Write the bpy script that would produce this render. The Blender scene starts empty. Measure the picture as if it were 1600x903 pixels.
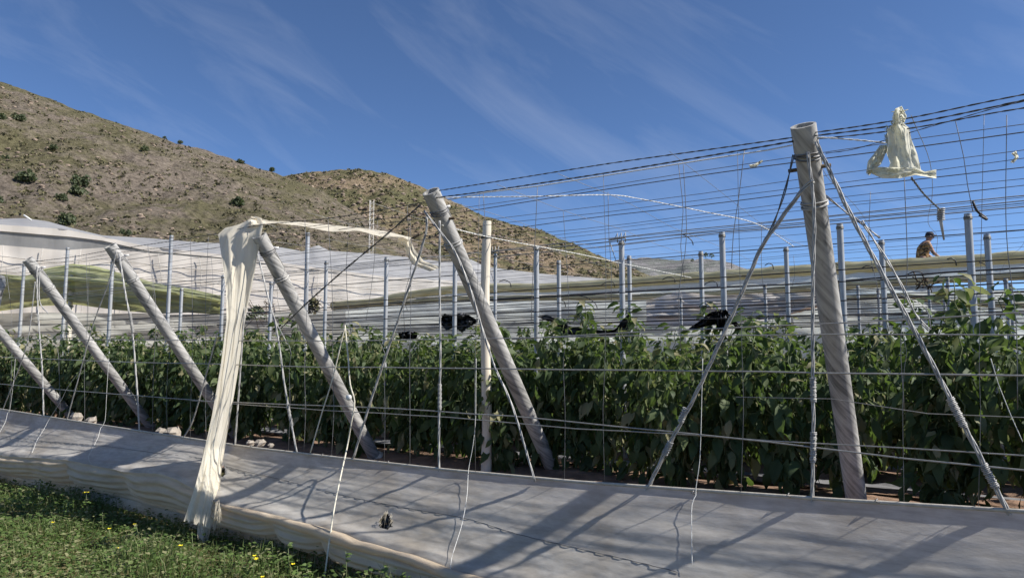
import bpy, math, random
from mathutils import Vector, Matrix, noise
rnd = random.Random(7)
sc = bpy.context.scene
COL = sc.collection
R = math.radians

# ------------------------------------------------------------------ camera geometry (used to measure the photo)
F, CX, CY, PITCH, H = 1100.0, 800.0, 451.5, R(5.4), 1.65
CP, SP = math.cos(PITCH), math.sin(PITCH)
D = Vector((-.829, .559, 0)); N = Vector((.559, .829, 0)); O = Vector((1.76, 3.96, 0))   # fence direction, inward normal, fence origin
EYE = Vector((0, 0, H))
SOIL = .45

def ray(u, v):
    w = (CY - v) / F
    return Vector(((u - CX) / F, CP - w * SP, SP + w * CP))
def on_plane(u, v, p, n):
    r = ray(u, v)
    return EYE + r * ((p - EYE).dot(n) / r.dot(n))
def onF(u, v, n=0.0):
    return on_plane(u, v, O + N * n, N)
def atz(u, v, z):
    r = ray(u, v); return EYE + r * ((z - H) / r.z)
def FP(s, n, z): return O + D * s + N * n + Vector((0, 0, z))
def fc(p):
    q = p - O; return q.dot(D), q.dot(N), p.z
def px(p):
    q = p - EYE
    fw = q.y * CP + q.z * SP; up = -q.y * SP + q.z * CP
    if fw < .05: return (-9999, -9999)
    return CX + F * q.x / fw, CY - F * up / fw
def fbm(p, o=4):
    return noise.fractal(p, 1.0, 2.0, o)
def lerp(a, b, t): return a + (b - a) * t
def interp(pts, x):
    if x <= pts[0][0]: return pts[0][1]
    for (a, b), (c, d) in zip(pts, pts[1:]):
        if x <= c: return b + (d - b) * (x - a) / (c - a)
    return pts[-1][1]
def along(pts, t):
    L = [0]
    for a, b in zip(pts, pts[1:]): L.append(L[-1] + math.dist(a, b))
    q = t * L[-1]
    for i in range(len(pts) - 1):
        if q <= L[i + 1] or i == len(pts) - 2:
            k = (q - L[i]) / max(1e-9, L[i + 1] - L[i])
            return [a + (b - a) * k for a, b in zip(pts[i], pts[i + 1])]

# ------------------------------------------------------------------ materials
def new_mat(name):
    m = bpy.data.materials.new(name); m.use_nodes = True
    nt = m.node_tree; nt.nodes.clear()
    return m, nt
def nd(nt, t, **kw):
    n = nt.nodes.new(t)
    for k, v in kw.items():
        if k.startswith('i_'):
            key = k[2:]
            n.inputs[int(key) if key.isdigit() else key.replace('_', ' ')].default_value = v
        else: setattr(n, k, v)
    return n
def ramp(nt, fac, stops):
    r = nt.nodes.new('ShaderNodeValToRGB')
    e = r.color_ramp.elements
    while len(e) < len(stops): e.new(.5)
    for el, (p, c) in zip(e, stops):
        el.position = p; el.color = (c[0], c[1], c[2], 1)
    nt.links.new(fac, r.inputs[0]); return r.outputs[0]
def noise_tex(nt, scale, detail=6, rough=.6, stretch=(1, 1, 1), coord='Object', rot=(0, 0, 0)):
    tc = nd(nt, 'ShaderNodeTexCoord'); mp = nd(nt, 'ShaderNodeMapping')
    mp.inputs['Scale'].default_value = stretch; mp.inputs['Rotation'].default_value = rot
    nt.links.new(tc.outputs[coord], mp.inputs[0])
    n = nd(nt, 'ShaderNodeTexNoise'); n.inputs['Scale'].default_value = scale
    n.inputs['Detail'].default_value = detail; n.inputs['Roughness'].default_value = rough
    nt.links.new(mp.outputs[0], n.inputs['Vector'])
    return n.outputs['Fac']
def principled(nt, rough=.7, metal=0, spec=.4):
    b = nd(nt, 'ShaderNodeBsdfPrincipled')
    b.inputs['Roughness'].default_value = rough; b.inputs['Metallic'].default_value = metal
    b.inputs['Specular IOR Level'].default_value = spec
    return b
def out(nt, sh):
    o = nd(nt, 'ShaderNodeOutputMaterial'); nt.links.new(sh, o.inputs['Surface'])
def bump(nt, h, strength=.4, dist=.02):
    b = nd(nt, 'ShaderNodeBump'); b.inputs['Strength'].default_value = strength; b.inputs['Distance'].default_value = dist
    nt.links.new(h, b.inputs['Height']); return b.outputs[0]
def mixc(nt, f, a, b, mode='MIX'):
    m = nd(nt, 'ShaderNodeMix', data_type='RGBA', blend_type=mode)
    for sock, v in ((0, f), (6, a), (7, b)):
        if hasattr(v, 'links'): nt.links.new(v, m.inputs[sock])
        elif sock == 0: m.inputs[0].default_value = v
        else: m.inputs[sock].default_value = (*v, 1)
    return m.outputs[2]
def simple(name, c1, c2, scale=8, rough=.7, metal=0, stretch=(1, 1, 1), bmp=.2, spec=.4, dist=.01, coord='Object'):
    m, nt = new_mat(name)
    f = noise_tex(nt, scale, stretch=stretch, coord=coord)
    b = principled(nt, rough, metal, spec)
    nt.links.new(ramp(nt, f, [(.3, c1), (.7, c2)]), b.inputs['Base Color'])
    if bmp: nt.links.new(bump(nt, f, bmp, dist), b.inputs['Normal'])
    out(nt, b.outputs[0]); return m
def cloth(name, stops, scale=5, stretch=(1, 1, 1), trans=.35, clear=0.0, rough=.8, bmp=.3, dist=.01, spec=.2, weave=0, tint=None):
    """a thin fabric or film: diffuse front, some light through it, optionally open weave"""
    m, nt = new_mat(name)
    f = noise_tex(nt, scale, stretch=stretch)
    col = ramp(nt, f, stops)
    b = principled(nt, rough, 0, spec); nt.links.new(col, b.inputs['Base Color'])
    tr = nd(nt, 'ShaderNodeBsdfTranslucent'); nt.links.new(col if not tint else mixc(nt, 1.0, col, tint, 'MULTIPLY'), tr.inputs[0])
    if bmp:
        h = f
        if weave:
            f2 = noise_tex(nt, weave, 2, .5, stretch=(1, 1, 1))
            ad = nd(nt, 'ShaderNodeMath', operation='MULTIPLY_ADD'); nt.links.new(f2, ad.inputs[0]); ad.inputs[1].default_value = .35
            nt.links.new(f, ad.inputs[2]); h = ad.outputs[0]
        bn = bump(nt, h, bmp, dist)
        nt.links.new(bn, b.inputs['Normal']); nt.links.new(bn, tr.inputs['Normal'])
    mx = nd(nt, 'ShaderNodeMixShader'); mx.inputs[0].default_value = trans
    nt.links.new(b.outputs[0], mx.inputs[1]); nt.links.new(tr.outputs[0], mx.inputs[2])
    sh = mx.outputs[0]
    if clear:
        tp = nd(nt, 'ShaderNodeBsdfTransparent'); m2 = nd(nt, 'ShaderNodeMixShader'); m2.inputs[0].default_value = clear
        nt.links.new(sh, m2.inputs[1]); nt.links.new(tp.outputs[0], m2.inputs[2]); sh = m2.outputs[0]
    out(nt, sh); return m
def leafmat(name, stops, trans=.3, rough=.45, tcol=(.16, .26, .03)):
    m, nt = new_mat(name)
    g = nd(nt, 'ShaderNodeNewGeometry'); oi = nd(nt, 'ShaderNodeObjectInfo')
    ad = nd(nt, 'ShaderNodeMath', operation='MULTIPLY_ADD'); nt.links.new(oi.outputs['Random'], ad.inputs[0]); ad.inputs[1].default_value = .2
    nt.links.new(g.outputs['Random Per Island'], ad.inputs[2])
    col = ramp(nt, ad.outputs[0], stops)
    b = principled(nt, rough, 0, .3); nt.links.new(col, b.inputs['Base Color'])
    tr = nd(nt, 'ShaderNodeBsdfTranslucent'); nt.links.new(mixc(nt, .5, col, tcol), tr.inputs[0])
    mx = nd(nt, 'ShaderNodeMixShader'); mx.inputs[0].default_value = trans
    nt.links.new(b.outputs[0], mx.inputs[1]); nt.links.new(tr.outputs[0], mx.inputs[2])
    out(nt, mx.outputs[0]); return m

M = {}
M['cement'] = None
def cement():
    m, nt = new_mat('fibre_cement')
    tc = nd(nt, 'ShaderNodeTexCoord'); sx = nd(nt, 'ShaderNodeSeparateXYZ'); nt.links.new(tc.outputs['Object'], sx.inputs[0])
    at = nd(nt, 'ShaderNodeMath', operation='ARCTAN2'); nt.links.new(sx.outputs[1], at.inputs[0]); nt.links.new(sx.outputs[0], at.inputs[1])
    ma = nd(nt, 'ShaderNodeMath', operation='MULTIPLY_ADD'); nt.links.new(sx.outputs[2], ma.inputs[0]); ma.inputs[1].default_value = 9; nt.links.new(at.outputs[0], ma.inputs[2])
    si = nd(nt, 'ShaderNodeMath', operation='SINE'); co_ = nd(nt, 'ShaderNodeMath', operation='COSINE'); nt.links.new(ma.outputs[0], si.inputs[0]); nt.links.new(ma.outputs[0], co_.inputs[0])
    cb = nd(nt, 'ShaderNodeCombineXYZ'); nt.links.new(si.outputs[0], cb.inputs[0]); nt.links.new(co_.outputs[0], cb.inputs[1]); zz = nd(nt, 'ShaderNodeMath', operation='MULTIPLY'); nt.links.new(sx.outputs[2], zz.inputs[0]); zz.inputs[1].default_value = 1.6; nt.links.new(zz.outputs[0], cb.inputs[2])
    an = nd(nt, 'ShaderNodeTexNoise'); an.inputs['Scale'].default_value = 2.4; an.inputs['Detail'].default_value = 6; an.inputs['Roughness'].default_value = .62; nt.links.new(cb.outputs[0], an.inputs['Vector']); a = an.outputs['Fac']
    w = noise_tex(nt, 3.5, 6, .65, stretch=(1, 1, .35), rot=(.2, 0, 0))
    c1 = ramp(nt, a, [(.36, (.135, .134, .13)), (.5, (.275, .27, .26)), (.64, (.41, .40, .385))])
    c2 = ramp(nt, a, [(.36, (.26, .255, .245)), (.64, (.45, .44, .42))])
    col = mixc(nt, ramp(nt, w, [(.46, (0, 0, 0)), (.54, (1, 1, 1))]), c1, c2)
    b = principled(nt, .85, 0, .25); nt.links.new(col, b.inputs['Base Color'])
    nt.links.new(bump(nt, a, .12, .008), b.inputs['Normal']); out(nt, b.outputs[0]); return m
M['cement'] = cement()
M['galv'] = simple('galvanised_steel', (.30, .31, .32), (.5, .51, .52), 14, .5, .35, (1, 1, .3), .1)
M['wire_dark'] = simple('weathered_wire', (.05, .05, .05), (.13, .13, .13), 30, .6, .3, bmp=0)
M['wire_grey'] = simple('grey_wire', (.26, .26, .25), (.42, .41, .39), 30, .5, .5, bmp=0)
M['wire_mid'] = simple('dull_wire', (.12, .12, .13), (.22, .22, .22), 30, .5, .5, bmp=0)
M['strand'] = simple('plastic_coated_strand', (.26, .26, .26), (.48, .47, .45), 22, .6, .2, bmp=.1)
M['black'] = simple('black_plastic_wire', (.012, .012, .014), (.03, .03, .033), 20, .55, 0, bmp=0)
M['rope'] = simple('cream_rope', (.5, .47, .38), (.7, .66, .55), 60, .85, 0, bmp=.3)
M['white_rope'] = simple('white_rope', (.55, .55, .53), (.75, .75, .72), 60, .8, 0, bmp=.3)
M['wood'] = simple('peeled_pole_wood', (.52, .46, .37), (.74, .68, .57), 12, .85, 0, (1, 1, .15), .4)
M['stone'] = simple('limestone', (.2, .175, .145), (.38, .34, .29), 9, .9, 0, bmp=.8, dist=.03)
M['footing'] = simple('concrete_footing', (.34, .32, .29), (.52, .5, .46), 12, .9, 0, bmp=.5)
M['insul'] = simple('white_insulator', (.6, .6, .58), (.75, .75, .74), 10, .4, 0, bmp=0)
SK = lambda *c: [(.28, c[0]), (.5, c[1]), (.75, c[2])]
def skirtmat():
    m, nt = new_mat('skirt_netting')
    st = noise_tex(nt, 2.4, 7, .65, stretch=(.8, .8, 6.5)); fi = noise_tex(nt, 9, 5, .7, stretch=(.8, .8, 4.5)); bl = noise_tex(nt, 1.3, 6, .65); we = noise_tex(nt, 140, 2, .5, stretch=(1, 1, 1))
    c = ramp(nt, st, [(.36, (.44, .41, .37)), (.5, (.59, .56, .515)), (.64, (.72, .69, .645))])
    c = mixc(nt, .35, c, ramp(nt, fi, [(.36, (.42, .4, .375)), (.64, (.76, .735, .70))]))
    c = mixc(nt, ramp(nt, bl, [(.5, (0, 0, 0)), (.66, (.6, .6, .6))]), c, (.42, .36, .285))
    b = principled(nt, .62, 0, .35); nt.links.new(c, b.inputs['Base Color'])
    tr = nd(nt, 'ShaderNodeBsdfTranslucent'); nt.links.new(c, tr.inputs[0])
    a1 = nd(nt, 'ShaderNodeMath', operation='MULTIPLY_ADD'); nt.links.new(we, a1.inputs[0]); a1.inputs[1].default_value = .15; nt.links.new(fi, a1.inputs[2])
    bn = bump(nt, a1.outputs[0], .3, .008); nt.links.new(bn, b.inputs['Normal'])
    mx = nd(nt, 'ShaderNodeMixShader'); mx.inputs[0].default_value = .45
    nt.links.new(b.outputs[0], mx.inputs[1]); nt.links.new(tr.outputs[0], mx.inputs[2]); out(nt, mx.outputs[0]); return m
M['sheet'] = skirtmat()
M['sheet_low'] = cloth('skirt_fold', SK((.58, .47, .33), (.70, .58, .43), (.79, .68, .53)), 3.0, (1, 1, 7), .35, 0, .8, .5, .015, .2, weave=160)
M['hem'] = simple('hem_cord', (.34, .31, .26), (.5, .46, .4), 25, .8, 0, bmp=.2)
M['drape'] = cloth('cream_net', SK((.76, .69, .56), (.82, .76, .63), (.88, .83, .72)), 6, (3, 3, .25), .45, .02, .8, .25, .01, weave=120)
M['rag'] = cloth('white_film', SK((.76, .73, .58), (.84, .82, .68), (.88, .87, .76)), 3, (1, 1, 1), .5, .0, .6, .06, .01, .2)
M['curtain'] = cloth('beige_curtain', SK((.62, .57, .51), (.7, .65, .59), (.77, .725, .665)), 1.2, (1, 1, .25), .2, .03, .8, .2, .03)
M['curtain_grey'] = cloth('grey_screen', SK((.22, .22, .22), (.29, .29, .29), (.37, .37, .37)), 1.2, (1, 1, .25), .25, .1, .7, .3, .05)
M['roof_film'] = cloth('whitish_roof_film', SK((.38, .385, .41), (.48, .485, .5), (.58, .58, .585)), 1.0, (1, 1, 1), .4, .08, .45, .5, .08, .5)
M['rear'] = cloth('grey_green_netting', SK((.52, .56, .55), (.6, .64, .625), (.7, .73, .72)), 1.1, (1, 1, 5), .6, .06, .7, .4, .06)
M['roll'] = cloth('olive_roll', SK((.44, .42, .28), (.56, .54, .38), (.68, .66, .52)), 2, (1, 1, 4), .5, 0, .6, .3, .02, .4)
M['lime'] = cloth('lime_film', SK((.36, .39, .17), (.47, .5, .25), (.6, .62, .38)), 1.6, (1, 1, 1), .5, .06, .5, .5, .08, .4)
M['olive'] = cloth('lime_film_shaded', SK((.2, .205, .075), (.29, .295, .12), (.42, .43, .22)), 1.6, (1, 1, 1), .45, .04, .5, .6, .1, .4)  # the lime sheet again, with the shade of its underside in the colour
M['shade'] = simple('black_shade_cloth', (.016, .017, .021), (.085, .088, .095), 9, .7, 0, (1, 1, 3), bmp=.8, dist=.03)
M['mulch'] = simple('mulch_film', (.12, .12, .125), (.26, .26, .27), 6, .4, 0, bmp=.5, dist=.03)
M['leaf'] = leafmat('pepper_leaf', [(0, (.036, .055, .024)), (.4, (.056, .088, .036)), (.75, (.085, .125, .052)), (.93, (.14, .17, .075)), (1, (.3, .28, .16))], .4, .6)
M['stem'] = simple('pepper_stem', (.09, .12, .045), (.17, .2, .1), 20, .7, 0, bmp=0)
M['grass'] = leafmat('meadow_green', [(0, (.045, .075, .02)), (.4, (.085, .14, .036)), (.75, (.125, .19, .055)), (1, (.25, .25, .13))], .35, .6, (.17, .25, .05))
M['petal'] = simple('yellow_petal', (.75, .6, .02), (.85, .7, .04), 30, .6, 0, bmp=0)
M['shrub'] = leafmat('shrub_leaf', [(0, (.05, .066, .038)), (.5, (.078, .098, .054)), (1, (.11, .125, .07))], .2, .8)
M['scrub'] = leafmat('dry_scrub', [(0, (.06, .065, .03)), (.4, (.11, .105, .05)), (.75, (.17, .15, .085)), (1, (.09, .085, .06))], .1, .9, (.14, .14, .05))
M['rock'] = simple('hill_rock', (.16, .12, .095), (.33, .26, .2), .6, .95, 0, bmp=.8, dist=.3)
M['vine'] = simple('dead_vine', (.05, .035, .02), (.14, .1, .06), 20, .9, 0, bmp=0)
M['skin'] = simple('skin', (.3, .17, .12), (.38, .22, .16), 8, .6, 0, bmp=0)
M['cap'] = simple('navy_cap', (.02, .02, .03), (.04, .035, .05), 8, .8, 0, bmp=.2)
M['hair'] = simple('dark_hair', (.015, .011, .009), (.03, .022, .018), 60, .7, 0, bmp=.3)
M['trousers'] = simple('dark_trousers', (.03, .032, .04), (.06, .06, .07), 8, .85, 0, bmp=.2)
def shirt():
    m, nt = new_mat('patterned_shirt')
    f = noise_tex(nt, 16, 3, .6)
    b = principled(nt, .8, 0, .2)
    nt.links.new(ramp(nt, f, [(.36, (.03, .025, .018)), (.45, (.12, .075, .03)), (.56, (.34, .19, .07)), (.68, (.42, .3, .17))]), b.inputs['Base Color'])
    out(nt, b.outputs[0]); return m
M['shirt'] = shirt()
def hillmat(name, warm, green, haze=0):
    m, nt = new_mat(name)
    big = noise_tex(nt, .035, 6, .6); mid = noise_tex(nt, .22, 8, .72); fine = noise_tex(nt, 1.1, 8, .75)
    rockc = ramp(nt, fine, [(.38, tuple(c * .5 for c in warm)), (.49, warm), (.62, tuple(min(1, c * 1.5) for c in warm))])
    grs = ramp(nt, fine, [(.38, tuple(c * .55 for c in green)), (.62, tuple(c * 1.4 for c in green))])
    a = nd(nt, 'ShaderNodeMath', operation='MULTIPLY_ADD'); nt.links.new(mid, a.inputs[0]); a.inputs[1].default_value = .7; nt.links.new(big, a.inputs[2])
    c = mixc(nt, ramp(nt, a.outputs[0], [(.76, (0, 0, 0)), (.93, (1, 1, 1))]), rockc, grs)
    b = principled(nt, .95, 0, .1); nt.links.new(c, b.inputs['Base Color'])
    nt.links.new(bump(nt, fine, 1.0, .9), b.inputs['Normal']); out(nt, b.outputs[0]); return m
M['hill_a'] = hillmat('hill_earth', (.165, .138, .112), (.115, .105, .06))
M['hill_b'] = hillmat('hill_earth_warm', (.2, .155, .105), (.11, .105, .055))
M['hill_c'] = hillmat('hill_earth_hazy', (.17, .165, .17), (.12, .13, .12))  # distance haze put into the colour as blue-grey earth
def groundmat():
    m, nt = new_mat('ground_soil')
    f = noise_tex(nt, 3, 8, .7); g = noise_tex(nt, .7, 5, .6)
    c = mixc(nt, ramp(nt, g, [(.4, (0, 0, 0)), (.6, (1, 1, 1))]), ramp(nt, f, [(.3, (.06, .06, .025)), (.7, (.15, .13, .06))]), ramp(nt, f, [(.3, (.10, .085, .04)), (.7, (.22, .18, .1))]))
    b = principled(nt, .95, 0, .1); nt.links.new(c, b.inputs['Base Color'])
    nt.links.new(bump(nt, f, .7, .05), b.inputs['Normal']); out(nt, b.outputs[0]); return m
M['ground'] = groundmat()
M['soil'] = simple('red_soil', (.12, .075, .05), (.30, .19, .13), 5, .95, 0, bmp=.9, dist=.06)

# ------------------------------------------------------------------ object helpers
def tag(o, label=None, cat=None, group=None, kind=None):
    if label: o['label'] = label
    if cat: o['category'] = cat
    if group: o['group'] = group
    if kind: o['kind'] = kind
    return o
def empty(name, loc, label, cat, group=None):
    o = bpy.data.objects.new(name, None); COL.objects.link(o); o.location = loc; o.empty_display_size = .1
    return tag(o, label, cat, group)
def mesh(name, V, Fc, mat, parent=None, origin=None, smooth=True, local=False):
    """verts in world space unless local; parent Empties carry only a location unless local"""
    me = bpy.data.meshes.new(name)
    org = Vector((0, 0, 0))
    if not local:
        if parent is not None:
            org = Vector(parent.location)
            q = parent.parent
            while q: org = org + Vector(q.location); q = q.parent
        elif origin is not None: org = Vector(origin)
    me.from_pydata([tuple(Vector(v) - org) for v in V], [], Fc)
    if smooth: me.polygons.foreach_set('use_smooth', [True] * len(me.polygons))
    me.materials.append(mat); me.update()
    o = bpy.data.objects.new(name, me); COL.objects.link(o)
    if parent is not None: o.parent = parent
    elif origin is not None: o.location = org
    return o
def copy_tree(o, parent=None):
    c = o.copy(); COL.objects.link(c)
    if parent: c.parent = parent
    for ch in o.children: copy_tree(ch, c)
    return c
class MB:
    def __init__(s): s.V = []; s.F = []
    def add(s, V, Fc):
        b = len(s.V); s.V += V; s.F += [tuple(i + b for i in f) for f in Fc]
    def build(s, name, mat, parent=None, origin=None, smooth=True, local=False):
        return mesh(name, s.V, s.F, mat, parent, origin, smooth, local)
def tube(pts, r, sides=5, cap=True):
    pts = [Vector(p) for p in pts]; n = len(pts)
    rad = r if isinstance(r, (list, tuple)) else [r] * n
    t0 = (pts[1] - pts[0]).normalized()
    ref = Vector((0, 0, 1)) if abs(t0.z) < .9 else Vector((1, 0, 0))
    a = t0.cross(ref).normalized(); V = []; Fc = []
    for i in range(n):
        t = (pts[min(i + 1, n - 1)] - pts[max(i - 1, 0)]).normalized()
        a = (a - t * a.dot(t)).normalized(); b = t.cross(a)
        for k in range(sides):
            th = 2 * math.pi * k / sides
            V.append(pts[i] + (a * math.cos(th) + b * math.sin(th)) * rad[i])
    for i in range(n - 1):
        for k in range(sides):
            k2 = (k + 1) % sides
            Fc.append((i * sides + k, i * sides + k2, (i + 1) * sides + k2, (i + 1) * sides + k))
    if cap:
        Fc.append(tuple(range(sides - 1, -1, -1))); Fc.append(tuple((n - 1) * sides + k for k in range(sides)))
    return V, Fc
def resample(pts, step):
    pts = [Vector(p) for p in pts]; o = [pts[0]]
    for a, b in zip(pts, pts[1:]):
        k = max(1, int((b - a).length / step))
        for i in range(1, k + 1): o.append(a.lerp(b, i / k))
    return o
def smooth_path(pts, step=.05):
    """Catmull-Rom through the points"""
    P = [Vector(p) for p in pts]; P = [P[0] * 2 - P[1]] + P + [P[-1] * 2 - P[-2]]; o = []
    for i in range(1, len(P) - 2):
        k = max(2, int((P[i + 1] - P[i]).length / step))
        for j in range(k):
            t = j / k; a, b, c, d = P[i - 1:i + 3]
            o.append(.5 * ((2 * b) + (c - a) * t + (2 * a - 5 * b + 4 * c - d) * t * t + (3 * b - a - 3 * c + d) * t ** 3))
    o.append(P[-2]); return o
def sagged(a, b, sag, k=16, wob=0.0, seed=0):
    a, b = Vector(a), Vector(b); o = []
    for i in range(k + 1):
        t = i / k; p = a.lerp(b, t); p.z -= sag * 4 * t * (1 - t)
        if wob: p = p + Vector((fbm(Vector((t * 6, seed, 1)), 2), fbm(Vector((t * 6, seed, 5)), 2), fbm(Vector((t * 6, seed, 9)), 2))) * wob
        o.append(p)
    return o
def strand(pts, R0, r, turns=6, count=3, sides=4, step=.05):
    """twisted bundle of wires along a path"""
    P = smooth_path(pts, step); mb = MB()
    L = [0]
    for a, b in zip(P, P[1:]): L.append(L[-1] + (b - a).length)
    for c in range(count):
        Q = []; a = None
        for i, p in enumerate(P):
            t = (P[min(i + 1, len(P) - 1)] - P[max(i - 1, 0)]).normalized()
            if a is None: a = t.cross(Vector((.3, .9, .2))).normalized()
            a = (a - t * a.dot(t)).normalized(); b = t.cross(a)
            th = 2 * math.pi * (c / count + turns * L[i] / 1.0)
            Q.append(p + (a * math.cos(th) + b * math.sin(th)) * R0)
        mb.add(*tube(Q, r, sides))
    return mb
def coil(pts, Rr, r, pitch=.008, sides=4):
    P = resample(pts, .01); L = 0; Q = []; a = None
    tot = sum((b - a_).length for a_, b in zip(P, P[1:])); turns = tot / pitch; n = int(turns * 8)
    A, B = P[0], P[-1]; t = (B - A).normalized(); a = t.cross(Vector((.3, .9, .2))).normalized(); b = t.cross(a)
    for i in range(n + 1):
        k = i / n; th = 2 * math.pi * turns * k
        c = along([tuple(p) for p in P], k)
        rr = Rr * (1 + .12 * math.sin(k * 37))
        Q.append(Vector(c) + (a * math.cos(th) + b * math.sin(th)) * rr)
    mb = MB(); mb.add(*tube(Q, r, sides)); return mb
def grid(fn, nu, nv):
    V = [fn(i / nu, j / nv) for i in range(nu + 1) for j in range(nv + 1)]
    Fc = [(i * (nv + 1) + j, (i + 1) * (nv + 1) + j, (i + 1) * (nv + 1) + j + 1, i * (nv + 1) + j + 1) for i in range(nu) for j in range(nv)]
    return V, Fc
def ruled(A, B, nA, nB, nu, nv, pl=0, fq=5, crum=0, cs=3, seed=0, ragged=0, place=onF):
    """fabric hung between two outlines measured in the photo; nA/nB = depth behind the fence plane along each"""
    def dep(n, t): return interp(n, t) if isinstance(n, (list, tuple)) else n
    def fn(t, w):
        tt = t
        if ragged and t > .85: tt = t + ragged * (t - .85) / .15 * fbm(Vector((w * 14, seed, 3)), 3)
        tt = max(0, min(1, tt))
        a = along(A, tt); b = along(B, tt)
        u, v = lerp(a[0], b[0], w), lerp(a[1], b[1], w)
        n = lerp(dep(nA, t), dep(nB, t), w)
        n += pl * math.sin(w * fq * 6.283 + 1.2 * math.sin(t * 4 + seed)) * (.4 + .6 * abs(fbm(Vector((t * 2, w * 3, seed)), 2)) * 2)
        n += crum * fbm(Vector((t * cs, w * cs, seed)), 4)
        return place(u, v, n)
    return grid(fn, nu, nv)

# ------------------------------------------------------------------ setting: ground, soil, hills
def ground_z(n, s=0):
    k = max(0, min(1, (n + .12) / .3)); k = k * k * (3 - 2 * k)
    return SOIL * k
ns = [-1500, -300, -60, -20, -8, -4, -2.5, -1.5, -1, -.6, -.35, -.2, -.12, -.02, .08, .18, .4, .8, 1.6, 3, 6, 12, 25, 60, 200, 1500]
ss = [-1500, -300, -80, -30] + [i * .5 for i in range(-30, 61)] + [50, 120, 400, 1500]
V = []; Fc = []
for n in ns:
    for s in ss:
        z = ground_z(n)
        if abs(s) < 40 and -8 < n < 20: z += .03 * fbm(Vector((s * .7, n * .7, 2)), 3)
        V.append(FP(s, n, z))
w = len(ss)
for i in range(len(ns) - 1):
    for j in range(w - 1): Fc.append((i * w + j, i * w + j + 1, (i + 1) * w + j + 1, (i + 1) * w + j))
tag(mesh('ground', V, Fc, M['ground']), kind='structure')
def soil_fn(a, b):
    s, n = lerp(-6, 30, a), lerp(.22, 17, b)
    q = (n - 1.95) / 1.3
    return FP(s, n, SOIL + .05 + .05 * math.cos(q * 6.283) + .035 * fbm(Vector((s * 2.2, n * 2.2, 0)), 4))
tag(mesh('soil', *grid(soil_fn, 200, 110), M['soil']), kind='structure')

def hill(name, ridge, Y0, Yr, mat, u0, u1, nu, nv, amp, z0, seed, power=1.0, gul=1.0):
    def base(u, t):
        v = interp(ridge, u)
        yr = Yr(u) if callable(Yr) else Yr
        r = ray(u, v); ptop = EYE + r * (yr / r.y)
        y0 = Y0; a = r.x / r.y
        if t <= 1:
            y = lerp(y0, yr, t); z = lerp(z0, ptop.z, t ** power)
            k = math.sin(math.pi * min(t, .97)) ** .6 if t > 0 else 0
        else:
            y = yr + (t - 1) * (yr - y0) * .8; z = ptop.z - (t - 1) ** 1.2 * (ptop.z - z0) * .9; k = .3
        x = a * y
        p = Vector((x, y, z))
        q = Vector((x * .03, y * .03, seed))
        h = amp * (fbm(q, 6) * 1.0 - gul * abs(fbm(Vector((x * .05, y * .018, seed + 7)), 4)) * .9 + .22 * fbm(Vector((x * .3, y * .3, seed)), 5) - .5 * max(0, fbm(Vector((x * .09, y * .05, seed + 2)), 5) - .12))
        rough_ridge = .10 * amp * fbm(Vector((x * .25, y * .1, seed + 3)), 4)
        p.z += h * k + rough_ridge
        return p
    def fn(a, b): return base(lerp(u0, u1, a), b * 1.35)
    o = mesh(name, *grid(fn, nu, nv), mat); tag(o, kind='structure')
    return base
ridge_a = [(-500, 40), (-300, 55), (-100, 105), (0, 128), (60, 148), (150, 181), (215, 203), (275, 222), (340, 240), (400, 259), (455, 276), (500, 292), (540, 318), (600, 352), (680, 395), (760, 430), (900, 470), (1100, 520)]
ridge_b = [(300, 300), (400, 285), (470, 271), (510, 266), (560, 263), (600, 269), (640, 285), (680, 300), (720, 318), (760, 338), (800, 350), (850, 361), (900, 382), (950, 404), (1000, 422), (1060, 445), (1200, 480)]
ridge_c = [(800, 440), (900, 418), (960, 405), (1010, 402), (1040, 405), (1075, 404), (1110, 404), (1140, 410), (1170, 420), (1230, 440), (1400, 500)]
hA = hill('hill_near', ridge_a, 62, 165, M['hill_a'], -500, 1050, 420, 230, 2.6, 2.0, 1.3)
hB = hill('hill_middle', ridge_b, 120, 260, M['hill_b'], 330, 1200, 240, 150, 3.6, 1.0, 4.1)
hC = hill('hill_far', ridge_c, 420, 800, M['hill_c'], 800, 1400, 120, 60, 7, 0, 9.3)

# leafy clumps ------------------------------------------------------
def tri_clump(c, rad, hgt, n, size, rg, V, Fc, up=.5):
    for _ in range(n):
        th = rg.uniform(0, 6.283); rr = rad * rg.random() ** .5; z = hgt * rg.random() ** .8
        sh = math.sqrt(max(.05, 1 - (z / hgt) ** 2)) if hgt else 1
        p = c + Vector((math.cos(th) * rr * sh, math.sin(th) * rr * sh, z))
        d = Vector((rg.gauss(0, 1), rg.gauss(0, 1), rg.gauss(up, 1))).normalized(); e = d.cross(Vector((rg.gauss(0, 1), rg.gauss(0, 1), rg.gauss(0, 1)))).normalized()
        s = size * rg.uniform(.6, 1.3); b = len(V)
        V += [p - e * s * .5, p + d * s * .5, p + e * s * .5, p - d * s * .4]; Fc.append((b, b + 1, b + 2, b + 3))
rg = random.Random(3)
V = []; Fc = []
for i in range(9000):
    if i % 3 < 2:
        u = rg.uniform(-120, 760); t = rg.uniform(.02, .99); p = hA(u, t)
        if fbm(Vector((p.x * .045, p.y * .045, 8)), 3) + rg.uniform(-.5, .35) < -.1: continue
        k = rg.uniform(.18, .7)
    else:
        u = rg.uniform(430, 1010); t = rg.uniform(.05, .99); p = hB(u, t); k = rg.uniform(.4, 1.1)
    tri_clump(p - Vector((0, 0, .05)), k, k * .7, 7, k * .75, rg, V, Fc)
tag(mesh('hillside_scrub', V, Fc, M['scrub'], smooth=False), 'low dry olive scrub and tufts scattered over the bare hillsides', 'scrub', kind='stuff')
V = []; Fc = []
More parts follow.
